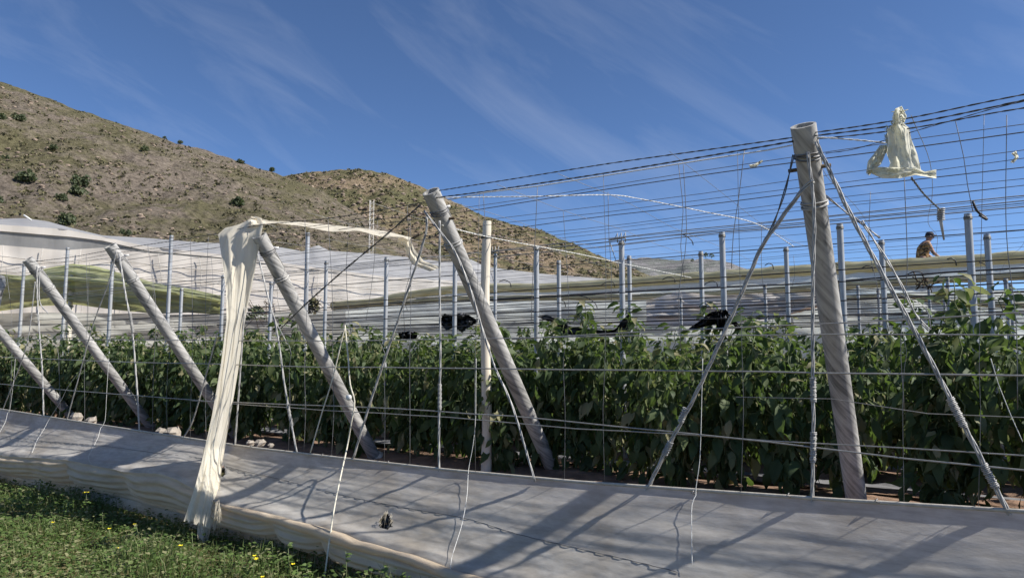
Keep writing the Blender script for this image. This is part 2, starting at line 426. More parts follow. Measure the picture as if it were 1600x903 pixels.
def boulder(c, r, rg, V, Fc, flat=.7):
    b = len(V); k = 7
    for j, (zz, rr) in enumerate(((-.4, .8), (.25, 1), (.75, .6))):
        for i in range(k):
            th = 6.283 * i / k + j * .3; q = r * rr * rg.uniform(.75, 1.2)
            V.append(c + Vector((math.cos(th) * q, math.sin(th) * q, r * flat * zz * rg.uniform(.8, 1.2))))
    for j in range(2):
        for i in range(k): Fc.append((b + j * k + i, b + j * k + (i + 1) % k, b + (j + 1) * k + (i + 1) % k, b + (j + 1) * k + i))
    Fc.append(tuple(b + 2 * k + i for i in range(k)))
for i in range(2600):
    if i % 2:
        u = rg.uniform(-100, 700); t = rg.random() ** .8 * .98; p = hA(u, t)
        cl = fbm(Vector((p.x * .03, p.y * .05, 21)), 3)
        if cl + rg.uniform(-.35, .35) < .05: continue
        r = rg.uniform(.12, .55)
    else: u = rg.uniform(440, 1000); t = rg.uniform(.05, .98); p = hB(u, t); r = rg.uniform(.25, 1.0)
    boulder(p, r, rg, V, Fc)
tag(mesh('hillside_rocks', V, Fc, M['rock'], smooth=False), 'loose rocks and outcrops strewn over the hillsides', 'rocks', kind='stuff')

# shrubs on the hill, each its own thing: (u, v, width px, label)
def find_on(hfun, u, v):
    best = None
    for i in range(0, 120):
        t = i / 119; p = hfun(u, t); e = abs(px(p)[1] - v)
        if best is None or e < best[0]: best = (e, p)
    return best[1]
shrubs = [(130, 290, 34, 'large dark green round shrub low on the near hill, biggest of its neighbours'), (104, 316, 22, 'bright green small shrub at the foot of the large round shrub'),
  (50, 284, 36, 'wide dark shrub pair left of the large round shrub'), (372, 320, 34, 'dark green shrub alone on bare slope above the hanging net'),
  (378, 256, 17, 'dark shrub on the ridge line right of the two skyline bushes'), (281, 224, 13, 'dark bush on the skyline, larger of the two'), (257, 213, 8, 'tiny upright bush on the skyline, smaller of the two'),
  (227, 237, 17, 'round green shrub just below the two skyline bushes'), (90, 233, 16, 'small dark shrub high on the slope beside rock outcrops'), (5, 188, 20, 'dark shrub at the left picture edge below the ridge'),
  (32, 190, 22, 'grey green spreading shrub beside the left edge shrub'), (15, 250, 15, 'small shrub on grassy slope near the left edge'), (10, 316, 32, 'grey green shrub at the left picture edge above the plastic roof'),
  (205, 366, 20, 'green bush at the hill foot touching the beige curtain top'), (122, 352, 40, 'grey spreading bush at the hill foot above the plastic roof'), (128, 306, 34, 'bluish grey twiggy bush under the large round shrub'),
  (424, 268, 16, 'low bush on the ridge near the saddle'), (445, 320, 10, 'small tuft below the saddle on bare earth')]
for (u, v, wd, lab) in shrubs:
    p = find_on(hA, u, v); dist = (p - EYE).length; r = wd / F * dist * .37
    root = empty('hill_shrub', p - Vector((0, 0, .1 * r)), lab, 'shrub', 'shrubs on the hillside')
    V = []; Fc = []
    for _ in range(7):
        o_ = Vector((rg.uniform(-.6, .6) * r, rg.uniform(-.5, .5) * r, 0))
        tri_clump(p + o_, r * .55, r * rg.uniform(.7, 1.15), 60, r * .26, rg, V, Fc, .2)
    mesh('foliage', V, Fc, M['shrub'], root, smooth=False)
    mb = MB()
    for k in range(4):
        mb.add(*tube([p - Vector((0, 0, .1 * r)), p + Vector((rg.uniform(-.4, .4) * r, rg.uniform(-.4, .4) * r, r * .6))], [r * .05, r * .02], 4))
    mb.build('stem', M['vine'], root)
# far lone tree on the distant hill
for (u, v, wd, lab) in [(1103, 404, 9, 'tiny dark tree on the far hill crest, left of its twin'), (1112, 404, 8, 'tiny dark tree on the far hill crest, right of its twin'), (1082, 410, 6, 'pale speck of a bush on the far hill flank')]:
    p = find_on(hC, u, v); r = wd / F * (p - EYE).length * .5
    root = empty('distant_tree', p, lab, 'tree', 'trees on the far hill'); V = []; Fc = []
    tri_clump(p + Vector((0, 0, r * .5)), r, r * 1.3, 90, r * .4, rg, V, Fc)
    mesh('crown', V, Fc, M['shrub'], root, smooth=False)
    mb = MB(); mb.add(*tube([p, p + Vector((0, 0, r))], [r * .1, r * .06], 5)); mb.build('trunk', M['vine'], root)

# ------------------------------------------------------------------ leaning perimeter posts
def leaning_post(top, low, label, rad=.069, wrap=True, pin=False):
    T = onF(*top); best = None
    for i in range(40, 300):
        Dd = i * .01
        for k in range(60, 201):
            kk = k / 200; p = T.lerp(Vector((T.x + N.x * Dd, T.y + N.y * Dd, 0)), kk); q = px(p)
            e = (q[0] - low[0]) ** 2 + (q[1] - low[1]) ** 2
            if best is None or e < best[0]: best = (e, Dd)
    ax = (Vector((N.x * best[1], N.y * best[1], -T.z))).normalized()
    B = T + ax * ((T.z - SOIL + .03) / -ax.z)
    L = (T - B).length; zax = -ax
    xax = D.copy(); xax = (xax - zax * xax.dot(zax)).normalized(); yax = zax.cross(xax)
    root = empty('leaning_post', B, label, 'post', 'leaning fibre cement posts along the greenhouse edge')
    root.rotation_euler = Matrix((xax, yax, zax)).transposed().to_euler()
    k = 28; V = []; Fc = []
    prof = [(0, rad), (L * .25, rad * 1.0), (L * .5, rad), (L * .75, rad), (L - .16, rad), (L - .15, rad * 1.03), (L, rad * 1.03), (L, rad * .82), (L - .5, rad * .8)]
    for (z, r) in prof:
        for i in range(k):
            th = 6.283185 * i / k; V.append(Vector((math.cos(th) * r, math.sin(th) * r, z)))
    for j in range(len(prof) - 1):
        for i in range(k): Fc.append((j * k + i, j * k + (i + 1) % k, (j + 1) * k + (i + 1) % k, (j + 1) * k + i))
    Fc.append(tuple((len(prof) - 1) * k + i for i in range(k)))
    o = mesh('tube', V, Fc, M['cement'], root, local=True)
    try: o.data.shade_auto_smooth = True
    except Exception: pass
    for p in o.data.polygons: p.use_smooth = True
    md = o.modifiers.new('EdgeSplit', 'EDGE_SPLIT'); md.split_angle = R(40)
    # footing
    V = []; Fc = []
    for (z, r) in ((-.05, rad * 1.7), (.06, rad * 1.65), (.12, rad * 1.1)):
        for i in range(12):
            th = 6.283 * i / 12; q = r * (1 + .12 * math.sin(i * 2.3)); V.append(Vector((math.cos(th) * q, math.sin(th) * q, z)))
    for j in range(2):
        for i in range(12): Fc.append((j * 12 + i, j * 12 + (i + 1) % 12, (j + 1) * 12 + (i + 1) % 12, (j + 1) * 12 + i))
    Fc.append(tuple(24 + i for i in range(12)))
    mesh('footing', V, Fc, M['footing'], root, local=True)
    # wire turned round the head, then the crossing tie lower down
    mb = MB()
    for c in range(3):
        z0 = L - .17 - c * .011
        mb.add(*tube([Vector((math.cos(a) * (rad + .006), math.sin(a) * (rad + .006), z0 + .012 * math.sin(a * 1 + c))) for a in [6.283 * i / 24 for i in range(25)]], .005, 4))
    mb.build('head_wire', M['wire_mid'], root, local=True)
    if wrap:
        mb = MB(); zt = L - .47
        for c in range(4):
            mb.add(*tube([Vector((math.cos(a) * (rad + .006), math.sin(a) * (rad + .006), zt - c * .01 + .01 * math.sin(a + c * 2))) for a in [6.283 * i / 24 for i in range(25)]], .005, 4))
        for c in range(9):
            a0 = -2.9 + c * .28; a1 = -1.5 + (c - 4) * .04
            mb.add(*tube([Vector((math.cos(lerp(a0, a1, q / 8)) * (rad + .004), math.sin(lerp(a0, a1, q / 8)) * (rad + .004), lerp(L - .2, zt, q / 8))) for q in range(9)], .0035, 4))
        mb.build('crossed_tie', M['strand'], root, local=True)
    if pin:
        mb = MB(); mb.add(*tube([Vector((-rad - .05, 0, L - .26)), Vector((rad + .05, 0, L - .26))], .012, 6)); mb.build('pin', M['vine'], root, local=True)
    mb = MB(); mb.add(*tube([Vector((.02, -rad - .02, L - .19)), Vector((-.03, -rad - .045, L - .2))], .012, 8)); mb.build('white_plug', M['insul'], root, local=True)
    return T, ax
posts = {}
for key, top, low, lab in [
  (1, (1255, 196), (1338, 780), 'tall grey leaning post at the right, nearest the camera, open pipe end against the sky'),
  (2, (673, 299), (862, 730), 'leaning post with open pipe end before the hill, beside the bare wooden pole'),
  (3, (405, 368), (575, 695), 'grey leaning post whose head is covered by the hanging cream net'),
  (4, (172, 384), (375, 690), 'grey leaning post just left of the hanging cream net with a dark band of shade'),
  (5, (43, 405), (203, 622), 'grey leaning post in front of the lime plastic, second from the left edge'),
  (6, (-62, 446), (62, 592), 'grey leaning post running out of the picture at the left edge')]:
    posts[key] = leaning_post(top, low, lab, pin=(key in (1, 2)))

# ------------------------------------------------------------------ galvanised inner posts
def pipe_post(P, label, rad, z0=SOIL - .05, group='galvanised inner posts', cap=True, fitting=False):
    root = empty('steel_post', Vector((P.x, P.y, z0)), label, 'post', group)
    mb = MB(); mb.add(*tube([(P.x, P.y, z0), (P.x, P.y, P.z)], rad, 12)); o = mb.build('pipe', M['galv'], root)
    md = o.modifiers.new('EdgeSplit', 'EDGE_SPLIT'); md.split_angle = R(40)
    mb = MB()
    for c in range(3): mb.add(*tube([Vector((P.x + math.cos(a) * (rad + .004), P.y + math.sin(a) * (rad + .004), P.z - .03 - c * .01)) for a in [6.283 * i / 12 for i in range(13)]], .004, 4))
    mb.build('wire_tie', M['wire_grey'], root)
    if fitting:
        mb = MB(); q = Vector((P.x, P.y, P.z))
        mb.add(*tube([q + D * .16 + Vector((0, 0, .02)), q - D * .05 + Vector((0, 0, .03))], .012, 5))
        for c in (-1, 0, 1):
            mb.add(*tube([q + Vector((0, 0, -.02)) + D * (.05 * c), q + D * (.05 * c) + Vector((0, 0, .09)), q + D * (.05 * c + .04) + Vector((0, 0, .02))], .006, 4))
        mb.add(*tube([q + D * .15, q + D * .02 + Vector((0, 0, -.38)), q + D * .0 + Vector((0, 0, 0))], .006, 4))
        mb.build('wire_saddle', M['strand'], root)
    return root
inner = [ # u, v of top, top height z, radius, label
 (1512, 334, 2.95, .031, 'thick galvanised post right of the worker, taller of the close pair'), (1542, 366, 2.86, .029, 'galvanised post just right of the tallest right-hand post'),
 (1312, 350, 2.95, .03, 'galvanised post immediately right of the tall leaning post'), (1377, 375, 2.9, .028, 'galvanised post between the leaning post and the worker'),
 (1228, 386, 2.9, .026, 'galvanised post immediately left of the tall leaning post'), (1128, 363, 2.95, .031, 'thick galvanised post rising through the peaked black cloth'),
 (1095, 393, 2.9, .028, 'thinner galvanised post left of the post with black cloth'), (971, 376, 2.95, .032, 'galvanised post with wire saddle on top, at the end of the black swag'),
 (983, 400, 2.9, .027, 'galvanised post close behind the one with the wire saddle'), (838, 385, 2.95, .032, 'galvanised post in front of the hill foot, right of the bare wooden pole'),
 (774, 396, 2.9, .022, 'slim galvanised post with wire saddle right beside the wooden pole'),
 (873, 407, 2.9, .028, 'thinner galvanised post right of its taller neighbour, above the swag start'), (711, 404, 2.9, .03, 'galvanised post behind the leaning post beside the wooden pole'),
 (604, 402, 2.95, .03, 'galvanised post between two leaning posts with a white stay beside it'), (510, 408, 2.88, .028, 'slim galvanised post right of the thicker one behind the net post'),
 (481, 364, 2.95, .034, 'thick galvanised post close to the post with the hanging net'), (268, 368, 2.95, .036, 'thick galvanised post in the gap between leaning post and hanging net'),
 (284, 450, 2.5, .03, 'short galvanised post beside the thick one left of the hanging net'), (106, 387, 2.95, .036, 'galvanised post between the two leftmost leaning posts'),
 (176, 408, 2.85, .038, 'galvanised post standing under the head of a leaning post at left'), (38, 412, 2.85, .038, 'galvanised post under the head of the second leftmost leaning post'),
 (349, 430, 2.8, .03, 'galvanised post half hidden by the hanging cream net'), (424, 440, 2.8, .028, 'galvanised post just right of the hanging cream net'),
 (1480, 433, 2.8, .025, 'far galvanised post below the worker, left of its twin'), (1474, 447, 2.7, .02, 'slim far galvanised post below the worker'),
 (1571, 434, 2.7, .026, 'dark far galvanised post near the right edge'), (1578, 442, 2.65, .024, 'slim far post next to the dark one near the right edge'),
 (1195, 444, 2.75, .026, 'short pale post between the leaning post and the black cloth'), (1340, 445, 2.75, .022, 'slim far post right of the tall leaning post'),
 (1372, 452, 2.7, .022, 'slim far post in front of the grey netting, left of the worker'), (1064, 465, 2.6, .02, 'dark thin far post left of the peaked black cloth'),
 (1451, 447, 2.7, .022, 'slim far post with the wire tangle on top')]
for (u, v, z, r, lab) in inner:
    P = atz(u, v, z)
    if fc(P)[1] < 3.0: P = onF(u, v, 3.05 if u > 300 else 3.3)
    pipe_post(P, lab, r, fitting=(u in (971, 774)))
# white stay crossing post, hook-headed stays
def thing_tube(name, pts, r, mat, label, cat, group=None, sides=5, smoothp=False):
    P = smooth_path(pts, .04) if smoothp else [Vector(p) for p in pts]
    mb = MB(); mb.add(*tube(P, r, sides)); o = mb.build(name, mat, origin=P[0]); return tag(o, label, cat, group)

# wooden poles
def wood_pole(u, v, n, r, label):
    P = onF(u, v, n); pts = []; rr = []
    for i in range(13):
        t = i / 12; pts.append(Vector((P.x, P.y, lerp(SOIL - .1, P.z, t))) + Vector((.012 * math.sin(t * 7), .012 * math.cos(t * 5), 0)) * (1 if t < 1 else 1)); rr.append(r * (1.12 - .16 * t + .03 * math.sin(t * 23)))
    root = empty('wooden_pole', Vector((P.x, P.y, SOIL - .1)), label, 'pole', 'bare wooden poles')
    mb = MB(); mb.add(*tube(pts, rr, 14)); o = mb.build('pole', M['wood'], root); md = o.modifiers.new('EdgeSplit', 'EDGE_SPLIT'); md.split_angle = R(50)
    mb = MB()
    for zz in (P.z - .16, P.z - .9):
        for c in range(3): mb.add(*tube([Vector((P.x + math.cos(a) * (r * 1.12), P.y + math.sin(a) * (r * 1.12), zz - c * .009)) for a in [6.283 * i / 14 for i in range(15)]], .004, 4))
    mb.build('wire_tie', M['wire_dark'], root)
wood_pole(760, 346, 1.5, .047, 'pale peeled wooden pole standing among the plants behind a leaning post')
wood_pole(114, 424, 4.4, .06, 'thin pale wooden pole in front of the lime plastic at left')

# ------------------------------------------------------------------ fence wires
def wire(name, pts, r, mat, label, cat='wire', group=None, wob=0):
    P = resample(pts, .35)
    if wob:
        sd = rnd.random() * 50
        P = [p + Vector((0, 0, wob * fbm(Vector((i * .6, sd, 0)), 2))) for i, p in enumerate(P)]
    mb = MB(); mb.add(*tube(P, r, 5)); return tag(mb.build(name, mat, origin=P[0]), label, cat, group)
def fpath(pts, n=0.0): return [onF(u, v, n) for u, v in pts]
TOPS = 'twisted cables along the post heads'
def cable(pts, R0, r, label, n=0.0, mat='wire_dark'):
    P = fpath(pts, n); mb = strand(P, R0 * .33, r * .42, 7, 2, 4, .04)
    tag(mb.build('edge_cable', M[mat], origin=P[0]), label, 'cable', TOPS)
cable([(-120, 432), (0, 418), (43, 410), (110, 402), (172, 391), (260, 378), (340, 365), (405, 352), (500, 343), (580, 331), (664, 316)], .007, .006, 'dark cable over the left leaning posts, upper of the pair')
cable([(-120, 440), (0, 424), (50, 414), (110, 408), (178, 396), (260, 386), (340, 374), (405, 362), (500, 352), (580, 338), (664, 318)], .005, .004, 'thin dark cable over the left leaning posts, lower of the pair', .02)
cable([(686, 298), (800, 280), (950, 256), (1100, 235), (1240, 215)], .008, .006, 'dark cable between the two open-ended posts, topmost strand')
cable([(682, 309), (760, 299), (840, 287), (950, 270), (1100, 245), (1240, 221)], .009, .008, 'thick cable with white wire wrap between the two open-ended posts')
cable([(1268, 208), (1340, 198), (1430, 183), (1530, 162), (1600, 148), (1700, 130)], .008, .006, 'topmost cable right of the tall leaning post')
cable([(1268, 213), (1350, 203), (1440, 190), (1540, 170), (1600, 157), (1700, 139)], .009, .007, 'second cable right of the tall leaning post')
cable([(1270, 218), (1350, 210), (1440, 198), (1540, 179), (1600, 169), (1700, 153)], .007, .006, 'third cable right of the tall leaning post, lowest of three', .03)
cable([(1290, 240), (1340, 232), (1430, 205), (1500, 185), (1560, 168), (1640, 150)], .004, .004, 'thin cable crossing up through the three right-hand cables', .05)
wire('wrap_wire', fpath([(700, 312), (760, 301), (840, 291), (950, 274), (1100, 250), (1200, 236), (1238, 228)], -.015), .0045, M['white_rope'], 'pale wire wound along the thick cable between the open-ended posts', wob=.012)
HG = 'horizontal fence wires'
wire('fence_wire', fpath([(-150, 526), (0, 530), (500, 533), (800, 529), (1000, 525), (1300, 522), (1600, 524), (1800, 527)]), .0042, M['wire_grey'], 'fence wire at plant-top height along the whole fence', group=HG, wob=.006)
wire('fence_wire', fpath([(800, 530), (1000, 518), (1200, 509), (1300, 505), (1450, 498), (1600, 489), (1800, 478)], .05), .0042, M['wire_grey'], 'fence wire rising to the right just above the plant-top wire', group=HG, wob=.006)
wire('fence_wire', fpath([(-150, 552), (0, 558), (200, 566), (500, 573), (800, 576), (1000, 578), (1300, 583), (1600, 587), (1800, 590)]), .005, M['wire_grey'], 'fence wire at mid height across the pepper leaves', group=HG, wob=.006)
wire('fence_wire', fpath([(-150, 590), (0, 600), (110, 610), (332, 627), (619, 638), (800, 650), (1050, 674), (1200, 690), (1415, 716), (1600, 735), (1800, 758)]), .0045, M['wire_grey'], 'lower fence wire, front of the crossing pair', group=HG, wob=.006)
wire('fence_wire', fpath([(300, 626), (500, 640), (700, 652), (900, 669), (1080, 679), (1200, 689), (1400, 700), (1600, 711), (1800, 722)], .03), .0038, M['wire_grey'], 'lower fence wire, rear of the crossing pair', group=HG, wob=.006)
wire('fence_wire', fpath([(1150, 620), (1300, 623), (1450, 646), (1600, 652), (1700, 655)], .12), .0022, M['wire_grey'], 'hair-thin wire between mid and lower fence wires at right', group=HG)

VG = 'thin vertical tie wires of the fence'
sheet_top = [(-200, 617), (0, 640), (67, 649), (161, 665), (250, 682), (317, 689), (400, 700), (545, 716), (700, 734), (778, 744), (900, 754), (1050, 769), (1300, 782), (1600, 798), (1850, 812)]
top_line = [(-120, 436), (0, 420), (172, 393), (340, 368), (405, 355), (664, 318), (690, 312), (840, 289), (1100, 247), (1240, 223), (1430, 200), (1600, 168), (1800, 135)]
vw = [18, 92, 132, 240, 262, 300, 322, 452, 476, 520, 600, 640, 742, 880, 945, 1160, 1413, 1530]
for i, u in enumerate(vw):
    up = u + rnd.uniform(-10, 10)
    full = (i % 3 != 1)
    v0 = interp(top_line, up) if full else interp([(0, 530), (800, 530), (1600, 522)], up)
    pts = [(up, v0), (u + rnd.uniform(-5, 5), lerp(v0, 575, .5)), (u, 575), (u + rnd.uniform(-3, 3), 640), (u + rnd.uniform(-3, 3), interp(sheet_top, u))]
    P = smooth_path(fpath(pts, rnd.uniform(-.01, .02)), .12)
    mb = MB(); mb.add(*tube(P, .0016 if u > 700 else .0024, 4))
    tag(mb.build('tie_wire', M['wire_mid'], origin=P[0]), 'thin vertical wire between the post-head cable and the netting skirt' if full else 'thin vertical wire from the plant-top fence wire down to the netting skirt', 'wire', VG)

# guy strands
def guy(pts, label, coils=(), R0=.009, r=.0065, count=3, n=0.0, mat='strand'):
    P = fpath(pts, n) if not isinstance(pts[0], Vector) else pts
    R0 *= .72; r *= .72
    o = strand(P, R0, r, 2.2, count, 4, .04).build('guy_strand', M[mat], origin=P[0]); tag(o, label, 'guy wire', 'guy strands staying the leaning posts')
    for c in coils:
        Q = fpath(c, n); b = coil(Q, R0 + r + .0035, .0036, .0085)
        mb = mesh('wire_coil', b.V, b.F, M[mat], parent=o)
    return o
guy([(1262, 238), (1272, 330), (1270, 450), (1270, 560), (1271, 660), (1270, 720), (1269, 795)], 'vertical grey strand hanging down the front of the tall leaning post', [[(1270, 590), (1271, 628)], [(1271, 675), (1270, 722)]])
guy([(1275, 222), (1300, 275), (1330, 337), (1380, 430), (1415, 492), (1450, 556), (1500, 652), (1540, 730), (1578, 805)], 'grey strand fanning down to the right from the tall leaning post', [[(1484, 622), (1507, 668)], [(1536, 725), (1556, 762)]], .011, .008)
guy([(1272, 283), (1254, 297), (1206, 362), (1189, 388), (1160, 455), (1120, 545), (1085, 620), (1056, 675), (1035, 715), (1008, 772)], 'grey strand fanning down to the left from the tall leaning post', [[(1072, 637), (1063, 660)], [(1048, 690), (1038, 710)]], .011, .008)
guy([(1240, 242), (1226, 300), (1206, 356), (1190, 384)], 'dark strand from the pin of the tall leaning post joining the left stay', (), .006, .005, 2, mat='wire_dark')
guy([(1290, 306), (1320, 330), (1346, 349), (1375, 372)], 'short dark strand leaving the tall leaning post towards the plants', (), .006, .005, 2, .3, mat='wire_mid')
guy([(1346, 345), (1400, 430), (1430, 490), (1452, 516)], 'grey strand splitting off the right stay of the tall leaning post', (), .007, .005, 2, .05)
guy([(657, 320), (600, 370), (540, 420), (480, 473), (440, 512)], 'dark strand sloping left from the open-ended post before the hill', (), .006, .006, 2, -.05, mat='wire_dark')
guy([(667, 338), (665, 366), (645, 430), (619, 509), (596, 576), (575, 640), (552, 716)], 'strand hanging down left from the open-ended post to the skirt', (), .008, .0065, 3, mat='strand')
guy([(690, 360), (678, 370), (665, 368)], 'short dark wire loop under the open-ended post head', (), .005, .004, 2, mat='wire_dark')
guy([(663, 330), (690, 365), (710, 392), (733, 446), (753, 512), (773, 573), (801, 636), (836, 752)], 'pale strand twisting down right beside the open-ended post', (), .007, .006, 3, -.03)
guy([(687, 345), (687, 450), (688, 560), (686, 650), (686, 740)], 'vertical grey strand below the open-ended post before the hill', [[(687, 600), (687, 640)]], .007, .006)
guy([(400, 386), (416, 453), (433, 520), (443, 590), (452, 644), (464, 708)], 'pale strand hanging from the post under the cream net', [[(449, 630), (456, 665)]], .007, .006)
guy([(416, 453), (430, 500), (447, 533)], 'loose short strand branching off below the netted post', (), .004, .004, 2)
guy([(382, 480), (374, 600), (367, 697)], 'vertical strand just right of the hanging cream net', (), .007, .006)
guy([(186, 396), (196, 459), (206, 513), (213, 592), (218, 676)], 'pale strand hanging from the post left of the cream net', [[(203, 490), (208, 520)]], .008, .007)
guy([(182, 392), (170, 440), (146, 506), (123, 589), (104, 658)], 'strand sloping down left from the post left of the cream net', (), .006, .005)
guy([(340, 520), (318, 600), (300, 660), (282, 690)], 'slack strand sloping left behind the hanging cream net', (), .006, .005)
guy([(58, 415), (58, 453), (61, 512), (66, 580), (68, 650)], 'pale strand hanging from the second leftmost leaning post', (), .008, .007)
guy([(55, 440), (43, 533), (20, 600), (2, 645)], 'strand sloping down left from the second leftmost leaning post', (), .006, .005)
guy([(62, 418), (62, 470), (75, 490)], 'short bent strand at the second leftmost post head', (), .005, .005)
guy([(1405, 460), (1445, 480), (1455, 515)], 'loose pale wire end curling above the plants near the right stay', (), .003, .003, 2, 1.2)

# cream cord with white disc
P = smooth_path(fpath([(539, 508), (544, 560), (547, 600), (554, 627), (549, 660), (542, 700)], -.02) + [onF(532, 745, -.26), onF(522, 795, -.44), onF(514, 850, -.55), onF(507, 903, -.6), onF(505, 925, -.6)], .05)
root = empty('cream_cord', P[-1], 'taut cream cord running down in front of the netting skirt, with white disc', 'cord')
mb = MB(); mb.add(*tube(P, .0065, 6)); mb.build('cord', M['rope'], root)
c = onF(545, 621, -.05); mb = MB(); mb.add(*tube([c - N * .012, c + N * .012], .024, 14)); mb.build('insulator_disc', M['insul'], root)
thing_tube('cream_cord', fpath([(539, 510), (520, 590), (503, 645), (485, 707)], -.01), .006, M['rope'], 'cream cord leaning left behind the taut cord, ending at the skirt edge', 'cord', sides=6, smoothp=True)
# ------------------------------------------------------------------ roof wires (parallel to the fence), cross wires, black trellis wires
RG = 'roof wires parallel to the fence'
def roof_wire(n, z, r, mat, label, s0=-4, s1=17, grp=RG, sag=.02):
    sd = rnd.random() * 30
    P = []
    for i in range(43):
        s = lerp(s0, s1, i / 42)
        P.append(FP(s, n + .03 * fbm(Vector((s * .3, sd, 0)), 2), z + sag * fbm(Vector((s * .35, sd, 4)), 2)))
    mb = MB(); mb.add(*tube(P, r, 4)); tag(mb.build('roof_wire', M[mat], origin=P[0]), label, 'wire', grp)
nn = .42; i = 0
while nn < 12.5:
    heavy = i in (1, 4, 9)
    roof_wire(nn, 2.93 + rnd.uniform(-.03, .02), .0036 if heavy else .0023, 'wire_dark' if (heavy or i % 2) else 'wire_mid',
              'thin roof wire stretched across the sky parallel to the post-head cable' if not heavy else 'heavier dark roof wire stretched parallel to the post-head cable', sag=.03)
    nn += .28 if nn < 3 else (.42 if nn < 8 else .6); i += 1
for (n, z, lab) in ((3.05, 2.97, 'grey double cable over the front row of galvanised posts, upper strand'), (3.1, 2.92, 'grey double cable over the front row of galvanised posts, lower strand'), (3.0, 2.99, 'grey double cable over the front row of galvanised posts, outer strand')):
    roof_wire(n, z, .005, 'wire_grey', lab, grp='cables over the galvanised posts', sag=.04)
roof_wire(4.5, 2.93, .006, 'wire_dark', 'dark cable over the second row of galvanised posts', grp='cables over the galvanised posts', sag=.03)
CG = 'cross wires running inward over the roof'
for i, s in enumerate([-2.2, -1.3, -.5, .07, .9, 1.7, 2.3, 2.91, 3.6, 4.4, 5.11, 6.0, 7.0, 7.98, 9.2, 10.2, 11.5]):
    z0 = 2.9; P = [FP(s + .04 * k + rnd.uniform(-.05, .05), k * 1.2, z0 + .04 + rnd.uniform(-.03, .03)) for k in range(11)]
    mb = MB(); mb.add(*tube(smooth_path(P, .3), .002, 4)); tag(mb.build('cross_wire', M['wire_grey'], origin=P[0]), 'fine pale wire running from the fence inward across the roof wires', 'wire', CG)
for pts, lab in [([(686, 309, 0), (760, 308, .25), (840, 307, .5), (950, 305, 1), (1000, 311, 1.3), (1100, 331, 1.8), (1182, 350, 2.4), (1240, 385, 3.1)], 'white twisted rope from the open-ended post running right across the sky'),
                 ([(690, 352, .1), (766, 371, .8), (899, 396, 2.0), (969, 411, 3.0), (1080, 434, 4.2)], 'white twisted rope from the open-ended post sloping down over the hill foot'),
                 ([(1276, 215, 0), (1300, 216, .02), (1360, 221, .06), (1395, 225, .05)], 'short white rope tied between the tall leaning post and the rag')]:
    P = [onF(*p) for p in pts]
    tag(strand(P, .0028, .003, 12, 2, 4, .03).build('white_rope', M['white_rope'], origin=P[0]), lab, 'rope')
BG = 'black trellis wires above the plant rows'
k = 0
for n in (2.3, 3.6, 4.9, 6.2, 7.5, 9.0):
    for z in (2.02, 2.15, 2.3, 2.42)[: 4 if n < 8 else 3]:
        hv = rnd.random() < .28
        roof_wire(n + rnd.uniform(-.15, .15), z + rnd.uniform(-.04, .04) + (n - 2.3) * .02, .0085 if hv else .005, 'black', 'thick black trellis wire strung above the pepper rows' if hv else 'thin black trellis wire strung above the pepper rows', grp=BG, sag=.03)
# droppers from the roof down to the plants
DG = 'droppers hanging from the roof wires'
for (u, v, u2, v2, n) in [(1068, 258, 1064, 545, .9), (950, 300, 955, 470, 1.6), (1060, 256, 1070, 440, 1.0), (1163, 235, 1143, 420, .5), (840, 290, 830, 500, .6), (755, 300, 752, 520, .6), (1413, 278, 1413, 640, .5), (1573, 180, 1590, 640, .4), (1493, 190, 1520, 330, .6),
                          (1240, 400, 1242, 480, 5), (1190, 350, 1195, 545, 3.2), (880, 330, 886, 540, 2.4), (640, 340, 632, 520, 1.2), (545, 350, 548, 520, 1.0), (590, 345, 572, 500, 2), (330, 400, 322, 520, 2), (235, 400, 240, 520, 2), (140, 410, 136, 520, 2), (1360, 300, 1372, 520, 2), (1290, 420, 1296, 520, 4)]:
    P = smooth_path([onF(u, v, n), onF(lerp(u, u2, .3) + rnd.uniform(-6, 6), lerp(v, v2, .4), n), onF(lerp(u, u2, .7) + rnd.uniform(-6, 6), lerp(v, v2, .7), n), onF(u2, v2, n)], .1)
    mb = MB(); mb.add(*tube(P, .0026, 4)); tag(mb.build('dropper_wire', M['wire_mid'], origin=P[0]), 'thin dropper wire hanging from the roof wires to the plant tops', 'wire', DG)
# little black wire ends tied to the trellis
EG = 'loose black wire ends on the trellis'
for (u, v) in [(1440, 397), (1060, 366), (1480, 405), (1345, 420), (1195, 415), (1290, 408), (940, 445), (905, 462), (870, 470), (1035, 437), (1415, 430), (780, 440), (620, 470), (1100, 445), (1530, 410)]:
    n = rnd.uniform(3.5, 5.5); L_ = rnd.uniform(12, 26); a = rnd.uniform(-.5, .9)
    P = smooth_path([onF(u, v, n), onF(u + L_ * .5, v + L_ * .5 * a - 3, n - .03), onF(u + L_, v + L_ * a, n), onF(u + L_ * 1.1, v + L_ * a + 7, n + .02)], .03)
    mb = MB(); mb.add(*tube(P, .006, 4)); tag(mb.build('wire_end', M['black'], origin=P[0]), 'loose black wire end sticking out of the trellis wires', 'wire end', EG)
P = smooth_path([onF(1520, 315, 1.0), onF(1527, 330, 1.0), onF(1540, 340, 1.02), onF(1541, 343, 1.0), onF(1530, 336, .98)], .02)
mb = MB(); mb.add(*tube(P, .008, 5)); tag(mb.build('wire_end', M['black'], origin=P[0]), 'black bent hook of cord hanging in the sky right of the worker', 'cord')
